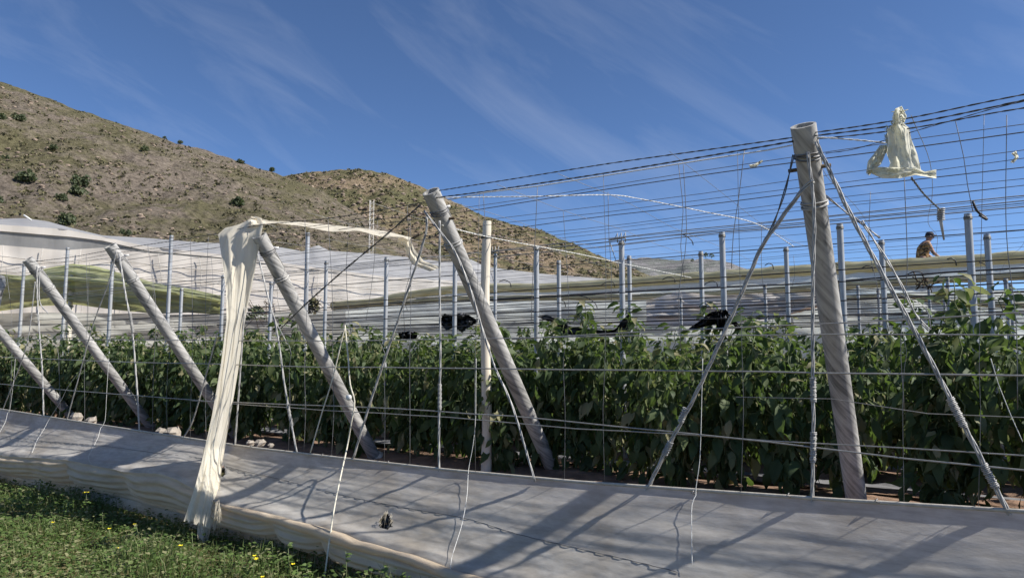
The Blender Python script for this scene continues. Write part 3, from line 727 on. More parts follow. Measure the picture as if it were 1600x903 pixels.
# hanging turnbuckle-like clamp near worker
c = [onF(1471, 330, 1.8), onF(1470, 345, 1.8), onF(1475, 375, 1.8)]
root = empty('hanging_clamp', c[0], 'wrapped wire clamp hanging from the roof wires above the worker', 'clamp')
mb = MB(); mb.add(*tube(c, [.02, .012, .006], 6)); mb.build('rod', M['galv'], root)
b = coil([c[0] + Vector((0, 0, .02)), c[1]], .024, .005, .014); mesh('wire_coil', b.V, b.F, M['strand'], root)
P = [onF(1424, 278, .1), onF(1445, 305, .8), onF(1471, 330, 1.8)]
tag(strand(P, .004, .004, 6, 2).build('guy_strand', M['wire_mid'], origin=P[0]), 'dark strand from the white rag down to the hanging clamp', 'guy wire')

# ------------------------------------------------------------------ netting skirt along the fence foot
topz = [(-4, 1.02), (-2, .95), (-.86, .90), (0, .86), (1.6, .80), (2.71, .78), (3.79, .775), (5.05, .775), (5.91, .79), (7.92, .83), (10.78, .90), (14, 1.0), (18, 1.1)]
nfold = [(1.6, -.52), (2.4, -.50), (3.6, -.46), (4.6, -.42), (5.4, -.40)]
_fp = [(0, 712), (67, 717), (117, 721), (151, 729), (201, 739), (258, 741), (295, 761), (350, 791), (411, 808), (512, 835), (600, 862), (700, 895), (790, 920)]
_fs = []
for _u, _v in _fp:
    _n = -.4
    for _ in range(4): _n = interp(nfold, fc(onF(_u, _v, _n))[0])
    _q = fc(onF(_u, _v, _n)); _fs.append((_q[0], _q[2]))
foldz = sorted(_fs + [(-4, .14), (0, .15), (12.5, .42), (18, .5)])
botz = [(-4, -.02), (2, -.02), (3.45, .0), (3.74, .02), (4.44, .06), (5.12, .07), (5.69, .10), (7.13, .14), (9.84, .11), (18, .12)]
def sm(tab, s): return (interp(tab, s - .12) + interp(tab, s) + interp(tab, s + .12)) / 3
def skirt_pt(s, t):
    zt, zf = interp(topz, s), sm(foldz, s)
    q = t
    lw = interp([(2.2, .92), (5.0, .25)], s)
    n = interp(nfold, s) * (lw * q + (1 - lw) * q ** 1.6)
    z = lerp(zt, zf, q ** .93)
    n += .012 * fbm(Vector((s * .9, t * 5, 0)), 4) * math.sin(math.pi * min(1, t * 1.0)) + .008 * fbm(Vector((s * 5, t * 9, 3)), 3) * t
    n += (.0042 * fbm(Vector((s * .45, t * 17, 9)), 3) + .011 * fbm(Vector((s * .8, t * 4.5, 19)), 3) * t) * min(1, t * 6)
    bulge = .06 * math.exp(-((t - .93) / .09) ** 2) * (.6 + .5 * fbm(Vector((s * 2.2, 1, 7)), 2))
    z += bulge * .5; n -= bulge * .5
    return FP(s, n, z + .006 * fbm(Vector((s * 1.7, t * 3, 11)), 3) * (t > .05))
skirt = empty('netting_skirt', FP(4, -.2, 0), 'long grey beige netting skirt stretched along the foot of the fence', 'netting')
HOLE = [(onF(605, 815, -.3), .075), (onF(347, 735, -.25), .07)]
nu, nv = 900, 60
V = []; Fc = []
for i in range(nu + 1):
    for j in range(nv + 1): V.append(skirt_pt(lerp(-3.2, 16, i / nu), j / nv))
def inhole(p):
    for c, r in HOLE:
        u, v = px(p); a, b = px(c); rr = r * F / (c - EYE).length
        k = 1.0 + .35 * fbm(Vector((u * .1, v * .1, 2)), 2)
        if ((u - a) / (rr * .8)) ** 2 + ((v - b) / (rr * (1 if r < .08 else 1.6))) ** 2 < k * .8: return True
    return False
for i in range(nu):
    for j in range(nv):
        ids = (i * (nv + 1) + j, (i + 1) * (nv + 1) + j, (i + 1) * (nv + 1) + j + 1, i * (nv + 1) + j + 1)
        if not inhole(V[ids[0]]): Fc.append(ids)
mesh('upper_panel', V, Fc, M['sheet'], skirt)
def fold_pt(s, t):
    a = skirt_pt(s, 1.0); zf = a.z; zb = interp(botz, s); sc_ = max(.25, min(1, (zf - zb) / .3))
    cyc = (s * .62 + .35 * math.sin(s * 1.7) + .2 * math.sin(s * 3.1)) % 1; pin_ = 1 - min(1, abs(cyc - .5) * 2) ** 3
    n0 = fc(a)[1]
    n = n0 + (.0 - .1 * math.sin(math.pi * min(1, t * 1.25)) * pin_ * sc_ + .16 * t) + .014 * math.sin(t * 34 + 2 * fbm(Vector((s * 1.2, t, 4)), 2)) * (t > .03) * sc_
    z = lerp(zf, zb, t) - .03 * pin_ * math.sin(math.pi * t) * sc_
    return FP(s, n, z)
P = []; rr = []
for i in range(200):
    q_ = -3.2 + 8.35 * i / 199; e_ = max(0, min(1, (5.15 - q_) / .8)); f_ = fbm(Vector((q_ * 1.3, 4, 2)), 3)
    rr.append(max(.006, (.036 + .016 * f_) * e_ ** .6)); P.append(skirt_pt(q_, 1.0) - N * (.012 + .018 * f_) + Vector((0, 0, .012 * fbm(Vector((q_ * 2.1, 8, 1)), 3))))
mb = MB(); mb.add(*tube(P, rr, 12)); mb.build('rolled_edge', M['sheet_low'], skirt)
mesh('lower_fold', *grid(lambda a, b: fold_pt(lerp(-3.2, 16, a), b), 560, 40), M['sheet_low'], skirt)
# ground strip of the net
def strip_pt(a, b):
    s = lerp(-3.2, 16, a); p = fold_pt(s, 1.0); _, n, z = fc(p)
    return FP(s, n - .02 - .05 * b + .006 * fbm(Vector((s * 3, b, 1)), 2), z + .035 - .10 * b)
mesh('ground_strip', *grid(strip_pt, 300, 4), M['sheet'], skirt)
mb = MB(); mb.add(*tube([skirt_pt(lerp(-3.2, 16, i / 220), 0) + Vector((0, 0, .004)) for i in range(221)], .011, 7)); mb.build('hem_cord', M['hem'], skirt)
# stitch wire
def on_skirt(u, v, lift=.004):
    best = None
    s0 = fc(onF(u, v, -.2))[0]
    for i in range(-30, 31):
        for j in range(0, 41):
            p = skirt_pt(s0 + i * .02, j / 40); q = px(p); e = (q[0] - u) ** 2 + (q[1] - v) ** 2
            if best is None or e < best[0]: best = (e, p)
    return best[1] - N * lift * .7 + Vector((0, 0, lift))
st = [(0, 681), (67, 689), (158, 697), (240, 707), (312, 716), (367, 733), (450, 752), (535, 773), (620, 790), (725, 812), (810, 833), (900, 854), (980, 873), (1060, 892)]
P = smooth_path([on_skirt(*p) for p in st], .02)
P = [p + (N * .006 if (i // 3) % 2 else Vector((0, 0, 0))) for i, p in enumerate(P)]
mb = MB(); mb.add(*tube(P, .0022, 4)); mb.build('stitch_wire', M['wire_mid'], skirt)
for hi, (c, r) in enumerate(HOLE):
    u, v = px(c); cc = on_skirt(u, v, 0)
    mb = MB()
    for k in range(26 if hi == 0 else 60):
        a = rnd.uniform(0, 6.283); e = D * math.cos(a) + Vector((0, 0, 1)) * math.sin(a) * (1 if hi == 0 else 1.5)
        p0 = cc + e * r * rnd.uniform(.75, 1.05) - N * .006
        if hi == 0: dirn = -e * rnd.uniform(.0, .35) + Vector((0, 0, -rnd.uniform(.4, .9))) - N * rnd.uniform(.25, .5) + D * rnd.gauss(0, .2)
        else: dirn = Vector((0, 0, -rnd.uniform(.3, 1))) - D * rnd.uniform(.3, 1.) - N * rnd.uniform(0, .3)
        L_ = r * rnd.uniform(.5, 1.3)
        mb.add(*tube([p0, p0 + dirn * L_ * .5, p0 + dirn * L_ + Vector((rnd.gauss(0, .01), rnd.gauss(0, .01), -.015))], [.0013, .0011, .0006], 3))
    mb.build('frayed_threads', M['strand'] if hi else M['drape'], skirt)
    if hi: continue
    Vt, Ft = [], []
    for k in range(1500):
        q = cc + (N * .75 + Vector((0, 0, -.66))) * rnd.uniform(.035, .1) + D * rnd.uniform(-1, 1) * r * 1.25 + (Vector((0, 0, .75)) + N * .66) * rnd.uniform(-1, 1) * r * 1.25
        e1 = Vector((rnd.gauss(0, 1), rnd.gauss(0, 1), rnd.gauss(0, 1))).normalized() * .02; e2 = Vector((rnd.gauss(0, 1), rnd.gauss(0, 1), rnd.gauss(0, 1))).normalized() * .02; b0 = len(Vt)
        Vt += [q - e1, q + e2, q + e1, q - e2]; Ft.append((b0, b0 + 1, b0 + 2, b0 + 3))
    mesh('darkened_weed_tangle', Vt, Ft, M['shade'], skirt, smooth=False)  # weeds behind the tear, blackened to paint the dark inside the hole
    continue
    for k in range(200):
        p0 = cc + N * rnd.uniform(.05, .14) + D * rnd.gauss(0, r * .7) + Vector((0, 0, rnd.gauss(0, r * .7)))
        d = (D * rnd.gauss(0, 1) + Vector((0, 0, rnd.gauss(0, 1)))).normalized() * r * .8
        mb.add(*tube([p0 - d, p0, p0 + d], .006, 4))
    mb.build('darkened_weed_tangle', M['black'], skirt)
mb = MB()
for (u, v) in [(540, 716), (505, 713), (610, 724), (395, 700), (1083, 770), (1370, 786), (1232, 779)]:
    p = on_skirt(u, v, .012)
    mb.add(*tube([p + Vector((0, 0, .012)), p - N * .012 + D * .012, p - D * .01 + Vector((0, 0, -.008))], .004, 4))
mb.build('tie_knots', M['wire_mid'], skirt)

SG = 'loose strings hanging over the netting skirt'
for pts, lab in [
  ([(744, 560, 0), (743, 655, 0), (735, 736, -.02), (725, 818, -.36), (706, 875, -.42), (704, 915, -.44)], 'loose thin string over the skirt right of the frayed hole'),
  ([(1098, 560, 0), (1095, 680, 0), (1091, 764, -.02), (1085, 792, -.1), (1085, 890, -.34)], 'loose thin string over the skirt at the picture centre right'),
  ([(150, 545, 0), (107, 603, 0), (80, 655, -.02), (60, 690, -.28), (52, 710, -.42)], 'loose string over the skirt near the left edge'),
  ([(170, 560, 0), (164, 657, 0), (155, 685, -.2), (148, 700, -.3), (140, 715, -.38), (144, 732, -.43)], 'loose string over the skirt left of the hanging cream net'),
  ([(24, 560, 0), (18, 635, -.02), (10, 660, -.2), (0, 680, -.3)], 'loose string over the skirt at the left picture edge'),
  ([(1548, 560, .1), (1560, 600, .1), (1580, 650, .1), (1598, 690, .1)], 'slack pale string before the leaves at the right edge')]:
    pts = [tuple(lerp(a_, b_, k_ / 2) for a_, b_ in zip(p0_, p1_)) for p0_, p1_ in zip(pts, pts[1:]) for k_ in range(2)] + [pts[-1]]
    thing_tube('loose_string', [(on_skirt(p[0], p[1], .02) if (p[2] < -.015 and fc(on_skirt(p[0], p[1], 0))[2] > .2) else onF(p[0], p[1], p[2] - (.03 if p[2] < -.1 else 0))) for p in pts], .0021, M['white_rope'], lab, 'string', SG, 4, True)

# ------------------------------------------------------------------ cream net draped over a post
drape = empty('hanging_net', onF(320, 815, -.5), 'cream net strip hanging over a leaning post down to the grass', 'netting')
Le = [(372, 352), (352, 356), (341, 366), (346, 400), (353, 450), (354, 500), (345, 570), (331, 650), (318, 710), (306, 755), (287, 814)]
Re = [(398, 338), (409, 341), (411, 352), (406, 380), (399, 420), (391, 460), (381, 510), (372, 580), (360, 650), (347, 725), (337, 828)]
nA = [(0, .12), (.08, -.1), (.2, -.22), (.5, -.3), (.75, -.38), (.9, -.6), (1, -.64)]
nB = [(0, .12), (.08, .0), (.2, .04), (.5, .04), (.75, -.08), (.9, -.38), (1, -.44)]
V1, F1 = ruled(Le, Re, nA, nB, 140, 110, .013, 2.7, .028, 1.5, 1.5, .03)
mesh('hanging_fall', V1, F1, M['drape'], drape)
V1, F1 = ruled([(318, 700), (312, 780), (308, 830), (311, 858)], [(334, 700), (334, 780), (328, 832), (321, 858)], [(0, -.28), (1, -.58)], [(0, -.2), (1, -.46)], 30, 14, .012, 1.5, .02, 4, 6, .06)
mesh('torn_tail', V1, F1, M['drape'], drape)
mb = MB()
for k in range(26):
    p = onF(rnd.uniform(334, 346), rnd.uniform(780, 800), -.5); mb.add(*tube([p, p + Vector((rnd.gauss(0, .01), 0, -.1)), p + Vector((rnd.gauss(0, .02), 0, -rnd.uniform(.15, .26)))], .0012, 3))
mb.build('frayed_threads', M['drape'], drape)
V1, F1 = ruled([(392, 338), (420, 345), (470, 347), (520, 352), (560, 356), (600, 361), (630, 368), (642, 371)], [(392, 354), (430, 350), (470, 353), (520, 363), (560, 361), (600, 371), (630, 371), (640, 376)], [(0, -.02), (.3, .7), (1, 1.4)], [(0, .0), (.3, .35), (1, 1.0)], 80, 16, .03, 1.2, .05, 4, 3)
mesh('trailing_end', V1, F1, M['drape'], drape)
V1, F1 = ruled([(622, 372), (640, 372), (648, 390), (662, 408), (690, 418)], [(621, 378), (632, 385), (636, 400), (645, 414), (672, 424)], 1.2, 1.15, 30, 10, .02, 1.5, .04, 4, 8)
mesh('torn_corner', V1, F1, M['drape'], drape)

# ------------------------------------------------------------------ plastic rags
rag = empty('plastic_rag', onF(1410, 262, -.02), 'large torn white plastic rag caught on the cables against the sky', 'rag')
V1, F1 = ruled([(1399, 170), (1394, 184), (1396, 194), (1386, 202), (1388, 225), (1385, 240), (1391, 255), (1386, 272)], [(1409, 166), (1417, 182), (1412, 194), (1421, 200), (1424, 218), (1433, 240), (1437, 256), (1440, 270)], -.06, .02, 50, 36, .03, 1.3, .05, 2.5, 2)
mesh('body', V1, F1, M['rag'], rag)
V1, F1 = ruled([(1354, 266), (1375, 261), (1400, 262), (1430, 262), (1445, 268), (1463, 265)], [(1358, 270), (1378, 279), (1405, 279), (1430, 274), (1446, 276), (1463, 279)], -.08, -.04, 50, 16, .03, 1, .05, 3, 5)
mesh('lower_fold', V1, F1, M['rag'], rag)
V1, F1 = ruled([(1375, 227), (1366, 240), (1356, 252), (1353, 272)], [(1386, 226), (1384, 240), (1377, 256), (1358, 275)], -.05, -.03, 24, 12, .03, 1.5, .05, 5, 8, .1)
mesh('torn_flap', V1, F1, M['rag'], rag)
mb = MB()
for k in range(40):
    v = rnd.uniform(172, 196); u = lerp(1405, 1391 if k % 2 else 1415, (v - 168) / 30); p = onF(u, v, -.03)
    mb.add(*tube([p, p + D * rnd.gauss(0, .012) + Vector((0, 0, rnd.uniform(-.02, .014)))], [.005, .002], 3))
mb.build('top_fringe', M['rag'], rag); mb = MB()
for k in range(40):
    v = rnd.uniform(198, 240); p = onF(1387, v, -.03); mb.add(*tube([p, p + D * rnd.uniform(0, .02) + Vector((0, 0, rnd.gauss(0, .015)))], [.004, .001], 3))
mb.build('side_fringe', M['rag'], rag)
for (A, B, lab) in [([(1170, 258), (1180, 256), (1190, 250)], [(1172, 262), (1182, 261), (1193, 252)], 'tiny white plastic scrap on the roof wires left of the tall leaning post'),
                    ([(1580, 240), (1586, 246), (1578, 254)], [(1588, 236), (1592, 246), (1584, 255)], 'tiny pale plastic scrap on a dropper near the right edge')]:
    V1, F1 = ruled(A, B, .4, .42, 10, 6, .02, 1, .04, 5, 3); tag(mesh('plastic_scrap', V1, F1, M['rag'], origin=V1[0]), lab, 'scrap')

# ------------------------------------------------------------------ black shade cloths over the far rows
def swag(parts, n, label):
    root = None
    for i, (A, B) in enumerate(parts):
        V1, F1 = ruled(A, B, n, n + .12, 50, 14, .06, 1.6, .22, 6, i + n)
        if root is None: root = empty('black_cloth', V1[0], label, 'shade cloth', 'black shade cloths on the far rows')
        mesh('cloth_fold', V1, F1, M['shade'], root)
swag([([(688, 498), (694, 490), (708, 494), (720, 488), (734, 493), (747, 500)], [(690, 508), (698, 517), (710, 511), (722, 520), (735, 510), (746, 504)])], 3.3, 'bunched black cloth behind the leaves beside the leaning post')
swag([([(838, 494), (856, 492), (875, 500), (890, 510), (925, 514), (950, 517), (962, 514), (972, 500), (985, 488)], [(850, 500), (866, 504), (880, 522), (910, 526), (935, 526), (955, 527), (972, 524), (980, 516), (988, 510)])], 2.85, 'black cloth hanging in a swag between two galvanised posts')
swag([([(1076, 513), (1095, 500), (1108, 489), (1120, 485)], [(1080, 516), (1108, 509), (1118, 506), (1122, 514)]), ([(1133, 482), (1140, 490), (1150, 502), (1160, 514)], [(1132, 488), (1136, 498), (1146, 508), (1152, 515)]), ([(1118, 488), (1124, 484), (1134, 484)], [(1120, 516), (1126, 516), (1132, 516)])], 2.85, 'black cloth peaked over a galvanised post')
swag([([(622, 520), (640, 517), (652, 519)], [(624, 530), (640, 530), (652, 530)])], 5.0, 'small dark cloth bundle on a row end at centre left')

# ------------------------------------------------------------------ rear greenhouse with the worker on its roof
rear = empty('rear_greenhouse', FP(5, 15.4, SOIL), 'grey green netted greenhouse behind the plants with an olive rolled roof edge', 'greenhouse')
NR = 15.4
edge = [(520, 472), (560, 470), (600, 464), (650, 454), (700, 448), (760, 445), (850, 445), (930, 440), (1000, 435), (1100, 428), (1200, 421), (1300, 415), (1400, 409), (1500, 403), (1600, 397), (1750, 388), (1950, 376)]
low = [(520, 476), (700, 462), (900, 460), (1000, 459), (1100, 456), (1200, 450), (1300, 443), (1400, 437), (1500, 431), (1600, 427), (1750, 418), (1950, 406)]
gap = [(520, 477), (900, 461), (1000, 460), (1100, 457), (1200, 452), (1300, 445), (1400, 440), (1440, 443), (1480, 450), (1540, 453), (1600, 455), (1750, 452), (1950, 446)]
def rear_pt(u, v, n=0): return onF(u, v, NR + n)
U = [520 + i * (1430 / 160) for i in range(161)]
def rear_sheet(name, top, bot, mat, off=0.0, amp=.12, rows=14):
    V = []; Fc = []
    for i, u in enumerate(U):
        for j in range(rows + 1):
            v = lerp(interp(top, u), bot(u) if callable(bot) else interp(bot, u), j / rows)
            V.append(rear_pt(u, v, off + amp * fbm(Vector((u * .012, v * .03, off)), 3)))
    for i in range(len(U) - 1):
        for j in range(rows): Fc.append((i * (rows + 1) + j, (i + 1) * (rows + 1) + j, (i + 1) * (rows + 1) + j + 1, i * (rows + 1) + j + 1))
    return mesh(name, V, Fc, mat, rear)
rear_sheet('upper_curtain', [(u, v + 6) for u, v in edge], low, M['rear'], 0, .05, 6)
rear_sheet('lower_curtain', gap, lambda u: 560, M['rear'], .05, .15, 22)
def roll(name, line, r, off):
    P = [rear_pt(u, interp(line, u) + 5, off) + Vector((0, 0, .02 * fbm(Vector((u * .02, off, 0)), 2))) for u in U]
    mb = MB(); mb.add(*tube(P, [r * (1 + .25 * fbm(Vector((u * .03, 5, off)), 2)) for u in U], 10)); mb.build(name, M['roll'], rear)
roll('roof_edge_roll', edge, .15, -.05); roll('middle_roll', low, .09, -.05)
P = [rear_pt(u, interp(gap, u) + 22, 0) for u in U[60:]]
mb = MB(); mb.add(*tube(P, .07, 8)); mb.build('lower_roll', M['roll'], rear)
def rroof(a, b):
    u = lerp(520, 1950, a); p = rear_pt(u, interp(edge, u) - 1, 0)
    dz = -.80
    return p + N * (.5 + b * 5.0) + Vector((0, 0, dz + .05 * fbm(Vector((a * 20, b * 6, 1)), 3)))
mesh('roof_sheet', *grid(rroof, 80, 14), M['roof_film'], rear)
for s in (-9, -6, -3, 0, 3, 6, 9, 12):
    mb = MB(); p = FP(s, NR + .3, 0); mb.add(*tube([(p.x, p.y, SOIL), (p.x, p.y, 3.3)], .035, 8)); mb.build('post', M['galv'], rear)
# pale bright sheet lying behind netting (middle)
V1, F1 = ruled([(1010, 470), (1060, 455), (1120, 462), (1200, 458), (1290, 455)], [(1010, 505), (1060, 510), (1120, 508), (1200, 500), (1290, 478)], 12.5, 12.2, 40, 12, .05, 2, .25, 5, 3)
tag(mesh('plastic_sheet', V1, F1, M['curtain'], origin=V1[0]), 'pale crumpled plastic sheet slung in front of the rear netting', 'plastic sheet')

# ------------------------------------------------------------------ left greenhouse
PA = Vector((ray(-80, 400).x * 24, 24, 0)); PB = Vector((ray(760, 400).x * 32, 32, 0))
LD = (PB - PA).normalized(); LN = Vector((-LD.y, LD.x, 0))
if LN.y < 0: LN = -LN
def left_pt(u, v, n=0): return on_plane(u, v, PA + LN * n, LN)
left = empty('left_greenhouse', PA + LD * 4 + Vector((0, 0, SOIL)), 'large beige curtained greenhouse with grey film roof at the hill foot', 'greenhouse')
T0 = [(-400, 322), (-80, 340), (0, 342), (38, 341), (75, 346), (110, 356), (160, 368), (230, 372), (300, 378), (340, 380), (430, 385), (475, 393), (487, 386), (497, 383), (515, 392), (590, 397), (640, 402), (700, 410), (720, 407), (735, 405), (760, 417), (850, 428), (1000, 440)]
T1 = [(-400, 345), (-80, 352), (0, 351), (100, 358), (160, 370), (230, 385), (340, 397), (480, 416), (600, 432), (700, 438), (850, 446), (1000, 452)]
T2 = [(-400, 356), (0, 361), (60, 366), (110, 370), (160, 376), (230, 392), (340, 402), (480, 420), (600, 436), (700, 442), (850, 450), (1000, 456)]
T3 = [(-400, 380), (0, 383), (100, 391), (160, 387), (230, 395), (340, 404), (480, 421), (600, 437), (700, 443), (850, 451), (1000, 457)]
UL = [-400 + i * 1400 / 170 for i in range(171)]
def lsheet(name, a, b, mat, na=0, nb=0, rows=8, amp=.1):
    V = []; Fc = []
    for u in UL:
        for j in range(rows + 1):
            k = j / rows; v = lerp(interp(a, u), b(u) if callable(b) else interp(b, u), k)
            V.append(left_pt(u, v, lerp(na, nb, k) + amp * fbm(Vector((u * .02, v * .04, na)), 3) * .4 + .15 * amp * math.sin(u * .11 + fbm(Vector((u * .01, 3, 1)), 2) * 5)))
    w = rows + 1
    for i in range(len(UL) - 1):
        for j in range(rows): Fc.append((i * w + j, (i + 1) * w + j, (i + 1) * w + j + 1, i * w + j + 1))
    return mesh(name, V, Fc, mat, left)
lsheet('roof_film', T0, T1, M['roof_film'], 3.2, .0, 10, .25)
lsheet('valance', T1, T2, M['curtain'], -.02, -.02, 3, .06)
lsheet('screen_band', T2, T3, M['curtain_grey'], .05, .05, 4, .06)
lsheet('side_curtain', T3, lambda u: 585, M['curtain'], 0, 0, 26, .15)
for i in range(9):
    p = PA + LD * (i * 2.2 - 3) + LN * .4; mb = MB(); mb.add(*tube([(p.x, p.y, SOIL), (p.x, p.y, 4.2)], .04, 8)); mb.build('post', M['galv'], left)
for i in range(10):
    u = -60 + i * 62; mb = MB(); mb.add(*tube([left_pt(u + 3 * math.sin(k * 1.3 + i), lerp(interp(T3, u), 560, k / 8), -.12) for k in range(9)], .014, 4)); mb.build('seam_cord', M['footing'], left)
for dv in (18, 40, 66):
    mb = MB(); mb.add(*tube([left_pt(u, interp(T3, u) + dv + 1.5 * math.sin(u * .03 + dv), -.13) for u in UL[20:140:2]], .016, 4)); mb.build('seam_cord', M['footing'], left)
mb = MB(); P = [left_pt(37, 336, 2.5), left_pt(49, 344, 2.5)]; mb.add(*tube(P, .035, 6)); mb.build('white_batten', M['insul'], left)
# low grey netting in front of the beige wall
V1, F1 = ruled([(-60, 492), (60, 488), (200, 490), (340, 492), (450, 488), (540, 486)], [(-60, 560), (60, 560), (200, 556), (340, 556), (450, 556), (540, 556)], [(0, 4.6), (.15, 5.4), (.6, 9.5), (1, 13)], [(0, 4.6), (.15, 5.4), (.6, 9.5), (1, 13)], 60, 12, .06, 6, .2, 5, 4)
M['lownet'] = cloth('low_grey_netting', SK((.34, .34, .31), (.42, .42, .385), (.5, .5, .46)), 1.1, (1, 1, 5), .3, .1, .7, .4, .06)
tag(mesh('low_netting', V1, F1, M['lownet'], origin=V1[0]), 'low grey netting wall behind the left plants', 'netting')
# lime plastic, its lit top and shaded underside put into two colours
lime = empty('lime_plastic', onF(150, 470, 4.2), 'lime plastic sheet slung slack over the left plants, its shaded underside coloured olive', 'plastic sheet')
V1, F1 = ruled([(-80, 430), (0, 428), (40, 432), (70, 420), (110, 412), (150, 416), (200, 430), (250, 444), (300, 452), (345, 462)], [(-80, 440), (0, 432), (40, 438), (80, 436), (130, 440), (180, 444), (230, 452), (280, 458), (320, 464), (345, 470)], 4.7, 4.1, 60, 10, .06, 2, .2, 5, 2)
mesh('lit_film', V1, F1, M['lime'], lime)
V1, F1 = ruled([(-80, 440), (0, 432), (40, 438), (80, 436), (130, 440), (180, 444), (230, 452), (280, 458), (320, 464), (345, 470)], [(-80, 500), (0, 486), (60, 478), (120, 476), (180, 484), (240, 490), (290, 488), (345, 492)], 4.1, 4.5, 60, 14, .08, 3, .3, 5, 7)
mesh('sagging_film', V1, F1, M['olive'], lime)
V1, F1 = ruled([(-40, 428), (-10, 425), (8, 432), (10, 445)], [(-45, 490), (-15, 490), (0, 480), (4, 460)], 3.6, 3.6, 14, 10, .04, 2, .15, 5, 9)
tag(mesh('plastic_sheet', V1, F1, M['roof_film'], origin=V1[0]), 'pale crumpled plastic at the left picture edge beside the lime sheet', 'plastic sheet')
# dry tangle hanging by the slim post and dark climber at centre left
for (u, v, w_, h_, n, lab, mt) in [(490, 478, 10, 12, 7, 'yellowish dry climber hanging in the trellis right of the netted post', 'scrub'), (400, 490, 16, 10, 8, 'dark climber tangle on the trellis right of the hanging net', 'shrub'), (420, 482, 14, 8, 8.4, 'reddish dark tangle beside the climber right of the hanging net', 'vine'), (1443, 442, 9, 7, 6, 'brown wire and twig tangle on the slim far post below the worker', 'vine')]:
    c = onF(u, v, n); k = (c - EYE).length / F
    mb = MB(); V = []; Fc = []
    for _ in range(26):
        p = c + D * rnd.gauss(0, w_ * k * .5) + Vector((0, 0, rnd.gauss(0, h_ * k * .5)))
        mb.add(*tube([p, p + Vector((rnd.gauss(0, 1), rnd.gauss(0, 1), rnd.gauss(0, 1))) * w_ * k * .6], .008, 4))
    root = empty('dry_tangle', c, lab, 'tangle'); mb.build('twigs', M['vine'], root)
    if mt != 'vine':
        tri_clump(c - Vector((0, 0, h_ * k)), w_ * k, 2 * h_ * k, 130, .09, rnd, V, Fc); mesh('leaves', V, Fc, M[mt], root, smooth=False)
# lattice mast at the hill foot
c = left_pt(578, 440, 8); tp = left_pt(578, 313, 8); tp = Vector((c.x, c.y, tp.z)); c.z = SOIL
root = empty('lattice_mast', c, 'slim pale lattice mast standing before the hill', 'mast'); w_ = .13
mb = MB(); mb2 = MB(); cor = [Vector((w_, 0, 0)), Vector((-w_ * .5, w_ * .87, 0)), Vector((-w_ * .5, -w_ * .87, 0))]
for q in cor: mb.add(*tube([c + q, tp + q], .022, 5))
kk = int((tp.z - c.z) / .3)
for i in range(kk):
    for a in range(3):
        z0, z1 = Vector((0, 0, i * .3)), Vector((0, 0, (i + 1) * .3)); mb2.add(*tube([c + cor[a] + z0, c + cor[(a + 1) % 3] + z1], .011, 4))
mb.build('rails', M['footing'], root); mb2.build('bracing', M['footing'], root)

# ------------------------------------------------------------------ worker on the roof
def skin(name, vs, es, rs, mat, parent, sub=2, rootv=0):
    me = bpy.data.meshes.new(name); me.from_pydata([tuple(v) for v in vs], es, []); me.materials.append(mat)
    o = bpy.data.objects.new(name, me); COL.objects.link(o); o.parent = parent
    o.modifiers.new('Skin', 'SKIN'); md = o.modifiers['Skin']; md.use_smooth_shade = True
    for i, r in enumerate(rs):
        sv = me.skin_vertices[0].data[i]; sv.radius = (r, r) if not isinstance(r, tuple) else r; sv.use_root = (i == rootv)
    if sub: s_ = o.modifiers.new('Subsurf', 'SUBSURF'); s_.levels = sub; s_.render_levels = sub
    return o
hp = onF(1452, 372, NR + 1.1)          # head centre
sc_h = 1.0
feet_z = hp.z - 1.47
wr = empty('person', Vector((hp.x - .22, hp.y, feet_z)), 'worker in brown patterned shirt and dark cap leaning forward on the rear greenhouse roof', 'person')
# local frame: x = picture right (he faces +x), z up
HX, HZ = .22, 1.47
vs, es, rs = [], [], []
def vtx(x, y, z, r, link=None):
    vs.append(Vector((x, y, z))); rs.append(r)
    if link is not None: es.append((link, len(vs) - 1))
    return len(vs) - 1
pel = vtx(0, 0, .90, .14); wa = vtx(.01, 0, 1.02, .125, pel); ch = vtx(.06, 0, 1.2, .15, wa); sh = vtx(.12, 0, 1.32, .09, ch); nk = vtx(.165, 0, 1.385, .055, sh); hd = vtx(.2, 0, 1.45, .085, nk); hd2 = vtx(.215, 0, 1.53, .088, hd); hd3 = vtx(.21, 0, 1.585, .06, hd2)
for sy in (-1, 1):
    s1 = vtx(.11, sy * .17, 1.30, .065, sh); el = vtx(.2 if sy < 0 else .22, sy * .22, 1.05, .043, s1); wrs = vtx(.40, sy * .16, .90, .028, el)
    pm = vtx(.46, sy * .15, .865, .03, wrs)
    for f in range(4):
        k1 = vtx(.50, sy * .15 + (f - 1.5) * .02, .845, .009, pm); vtx(.53, sy * .15 + (f - 1.5) * .021, .815, .008, k1)
    t1 = vtx(.445, sy * .15 - sy * .04, .85, .01, pm); vtx(.465, sy * .15 - sy * .05, .82, .009, t1)
    hj = vtx(-.01, sy * .1, .84, .095, pel); kn = vtx(.08, sy * .11, .47, .06, hj); an = vtx(-.02, sy * .11, .09, .042, kn); vtx(.12, sy * .12, .04, .04, an)
body = skin('body', vs, es, rs, M['skin'], wr)
